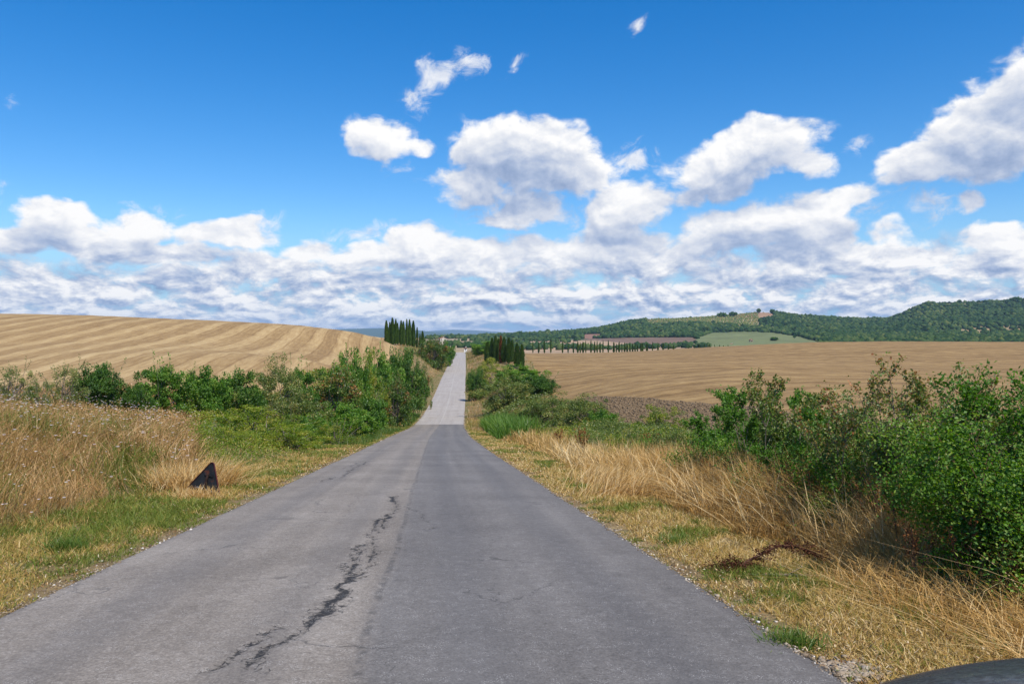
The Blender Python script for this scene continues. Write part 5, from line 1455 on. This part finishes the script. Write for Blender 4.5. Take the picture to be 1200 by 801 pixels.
# ---- the car whose bonnet corner shows at the lower right
def car():
    slope = (float(road_z(2)) - float(road_z(-2))) / 4.0; head = math.atan2(-(float(road_x(4)) - float(road_x(-3))), 7.0)
    x0, y0 = 1.80, .475
    root = empty('parked_car', (x0, y0, float(road_z(y0)) + .03)); root.rotation_euler = (math.atan(slope), 0, head * .3)
    paint = flat_mat('dark olive car paint', (.028, .022, .014), .16, .5, .25)
    pp = [n for n in paint.node_tree.nodes if n.type == 'BSDF_PRINCIPLED'][0]; pp.inputs['Coat Weight'].default_value = .25; pp.inputs['Coat Roughness'].default_value = .06
    ntp = paint.node_tree; X.nt = ntp; P_, *_ = pos_xyz(ntp); dn = noise_n(ntp, P_, 30, 5, .75); nn = noise_n(ntp, P_, 5, 3, .6)
    ntp.links.new(ramp(ntp, dn * .6 + nn * .4, [(.35, (.014, .011, .008)), (.62, (.040, .030, .020)), (.82, (.12, .085, .055))]), pp.inputs['Base Color'])
    ntp.links.new((0.26 + dn.sstep(.35, .7) * .5).v, pp.inputs['Roughness'])
    glass = flat_mat('tinted car glass', (.02, .03, .035), .04, .8); rub = flat_mat('black rubber', (.02, .02, .02), .8); alloy = flat_mat('alloy rim', (.45, .45, .46), .35, .5, .9); lens = flat_mat('lamp glass', (.35, .42, .52), .05, .9)
    # body: stations along the length, each a half outline from sill to centre line
    st = [(-2.05, .60, .62, .78, .80), (-1.98, .78, .40, .92, .98), (-1.6, .85, .24, 1.00, 1.02), (-1.0, .88, .20, .96, .99), (-.3, .885, .20, .95, .98), (.35, .88, .20, .94, .98), (.9, .875, .22, .90, .985), (1.3, .86, .24, .86, .955), (1.7, .82, .26, .80, .90), (1.93, .73, .30, .735, .83), (2.05, .60, .36, .64, .72), (2.10, .48, .44, .56, .60)]
    bm = bmesh.new(); rows = []
    for (y, w, zb, zs, zc) in st:
        half = [(w * .80, zb), (w * .97, zb + .08), (w, zb + (zs - zb) * .5), (w * .985, zs - .10), (w * .93, zs - .015), (w * .84, zs + .022), (w * .74, zs + .004 + (zc - zs) * .35), (w * .45, zs + (zc - zs) * .85), (0, zc)]
        full = [(-a, b) for a, b in half] + [(a, b) for a, b in half[-2::-1]]
        rows.append([bm.verts.new((a, y, b)) for a, b in full])
    for r0, r1 in zip(rows[:-1], rows[1:]):
        for i in range(len(r0) - 1): bm.faces.new((r0[i], r0[i + 1], r1[i + 1], r1[i]))
        bm.faces.new((r0[-1], r0[0], r1[0], r1[-1]))
    bm.faces.new(rows[0][::-1]); bm.faces.new(rows[-1])
    bmesh.ops.subdivide_edges(bm, edges=[], cuts=1)
    body = bm_obj('body', bm, paint, root, True)
    sub = body.modifiers.new('round', 'SUBSURF'); sub.levels = 2; sub.render_levels = 2
    # cabin
    cab = [(-1.85, .72, .98, .74, 1.02), (-1.45, .76, .98, .60, 1.40), (-.9, .78, .96, .58, 1.47), (-.2, .78, .95, .57, 1.475), (.15, .77, .95, .56, 1.44), (.85, .74, .93, .70, 1.0)]
    bm = bmesh.new(); rows = [[bm.verts.new(v) for v in ((-w, y, zb), (-wt, y, zt - .04), (-wt * .8, y, zt), (wt * .8, y, zt), (wt, y, zt - .04), (w, y, zb))] for (y, w, zb, wt, zt) in cab]
    for k, (r0, r1) in enumerate(zip(rows[:-1], rows[1:])):
        for i in range(5): bm.faces.new((r0[i], r0[i + 1], r1[i + 1], r1[i])).material_index = 0
    bm.faces.new(rows[0][::-1]); bm.faces.new(rows[-1])
    bm_obj('windows', bm, glass, root, False)
    bm = bmesh.new(); rr = [[bm.verts.new(v) for v in ((-wt - .012, y, zt - .035), (-wt * .8, y, zt + .012), (wt * .8, y, zt + .012), (wt + .012, y, zt - .035))] for (y, w, zb, wt, zt) in cab[1:5]]
    for r0, r1 in zip(rr[:-1], rr[1:]):
        for i in range(3): bm.faces.new((r0[i], r0[i + 1], r1[i + 1], r1[i]))
    bm_obj('roof', bm, paint, root, True)
    for sx in (-1, 1):
        for y in (-1.30, 1.28):
            bm = bmesh.new(); Mx = Matrix.Translation((sx * .78, y, .31)) @ Matrix.Rotation(math.pi / 2, 4, 'Y')
            bmesh.ops.create_cone(bm, segments=40, radius1=.31, radius2=.31, depth=.215, cap_ends=True, matrix=Mx); bmesh.ops.bevel(bm, geom=[e for e in bm.edges if len(e.link_faces) == 2 and max(len(f.verts) for f in e.link_faces) > 10], offset=.03, segments=3, affect='EDGES')
            wheel = bm_obj('wheel', bm, rub, root, True)
            bm = bmesh.new(); bmesh.ops.create_cone(bm, segments=32, radius1=.20, radius2=.19, depth=.02, cap_ends=True, matrix=Matrix.Translation((sx * .892, y, .31)) @ Matrix.Rotation(math.pi / 2, 4, 'Y'))
            bm_obj('rim', bm, alloy, wheel)
        bm = bmesh.new(); bmesh.ops.create_uvsphere(bm, u_segments=20, v_segments=12, radius=1, matrix=Matrix.Translation((sx * .60, 1.93, .63)) @ Matrix.Rotation(sx * -.35, 4, 'Z') @ Matrix.Diagonal((.17, .13, .085, 1)))
        bm_obj('headlight', bm, lens, root, True)
        bm = bmesh.new(); bm_box(bm, (sx * .97, .62, 1.0), (.17, .09, .12), .03); bm_box(bm, (sx * .84, .63, .95), (.14, .05, .03)); mir = bm_obj('mirror', bm, paint, root, True)
        bm = bmesh.new(); bm_box(bm, (sx * .97, .571, 1.0), (.13, .004, .09), 0); bm_obj('mirror_glass', bm, glass, mir)
    tag(root, 'dark dusty car of which only the glossy bonnet corner shows at the lower right', 'car')
car()

# ---- the air: even pale haze round everything built
def haze():
    bm = bmesh.new(); bm_box(bm, (0, 10500, 55), (56000, 25000, 300)); o = bm_obj('haze', bm, [])
    m = bpy.data.materials.new('haze air'); m.use_nodes = True; nt = m.node_tree; nt.nodes.clear()
    out = nt.nodes.new('ShaderNodeOutputMaterial'); v = nt.nodes.new('ShaderNodeVolumePrincipled')
    v.inputs['Color'].default_value = (.50, .72, 1.0, 1); v.inputs['Density'].default_value = 5.5e-5; v.inputs['Anisotropy'].default_value = 0.0
    nt.links.new(v.outputs[0], out.inputs['Volume']); o.data.materials.append(m); tag(o, 'thin bluish haze over the far hills', 'haze', kind='stuff')
haze()
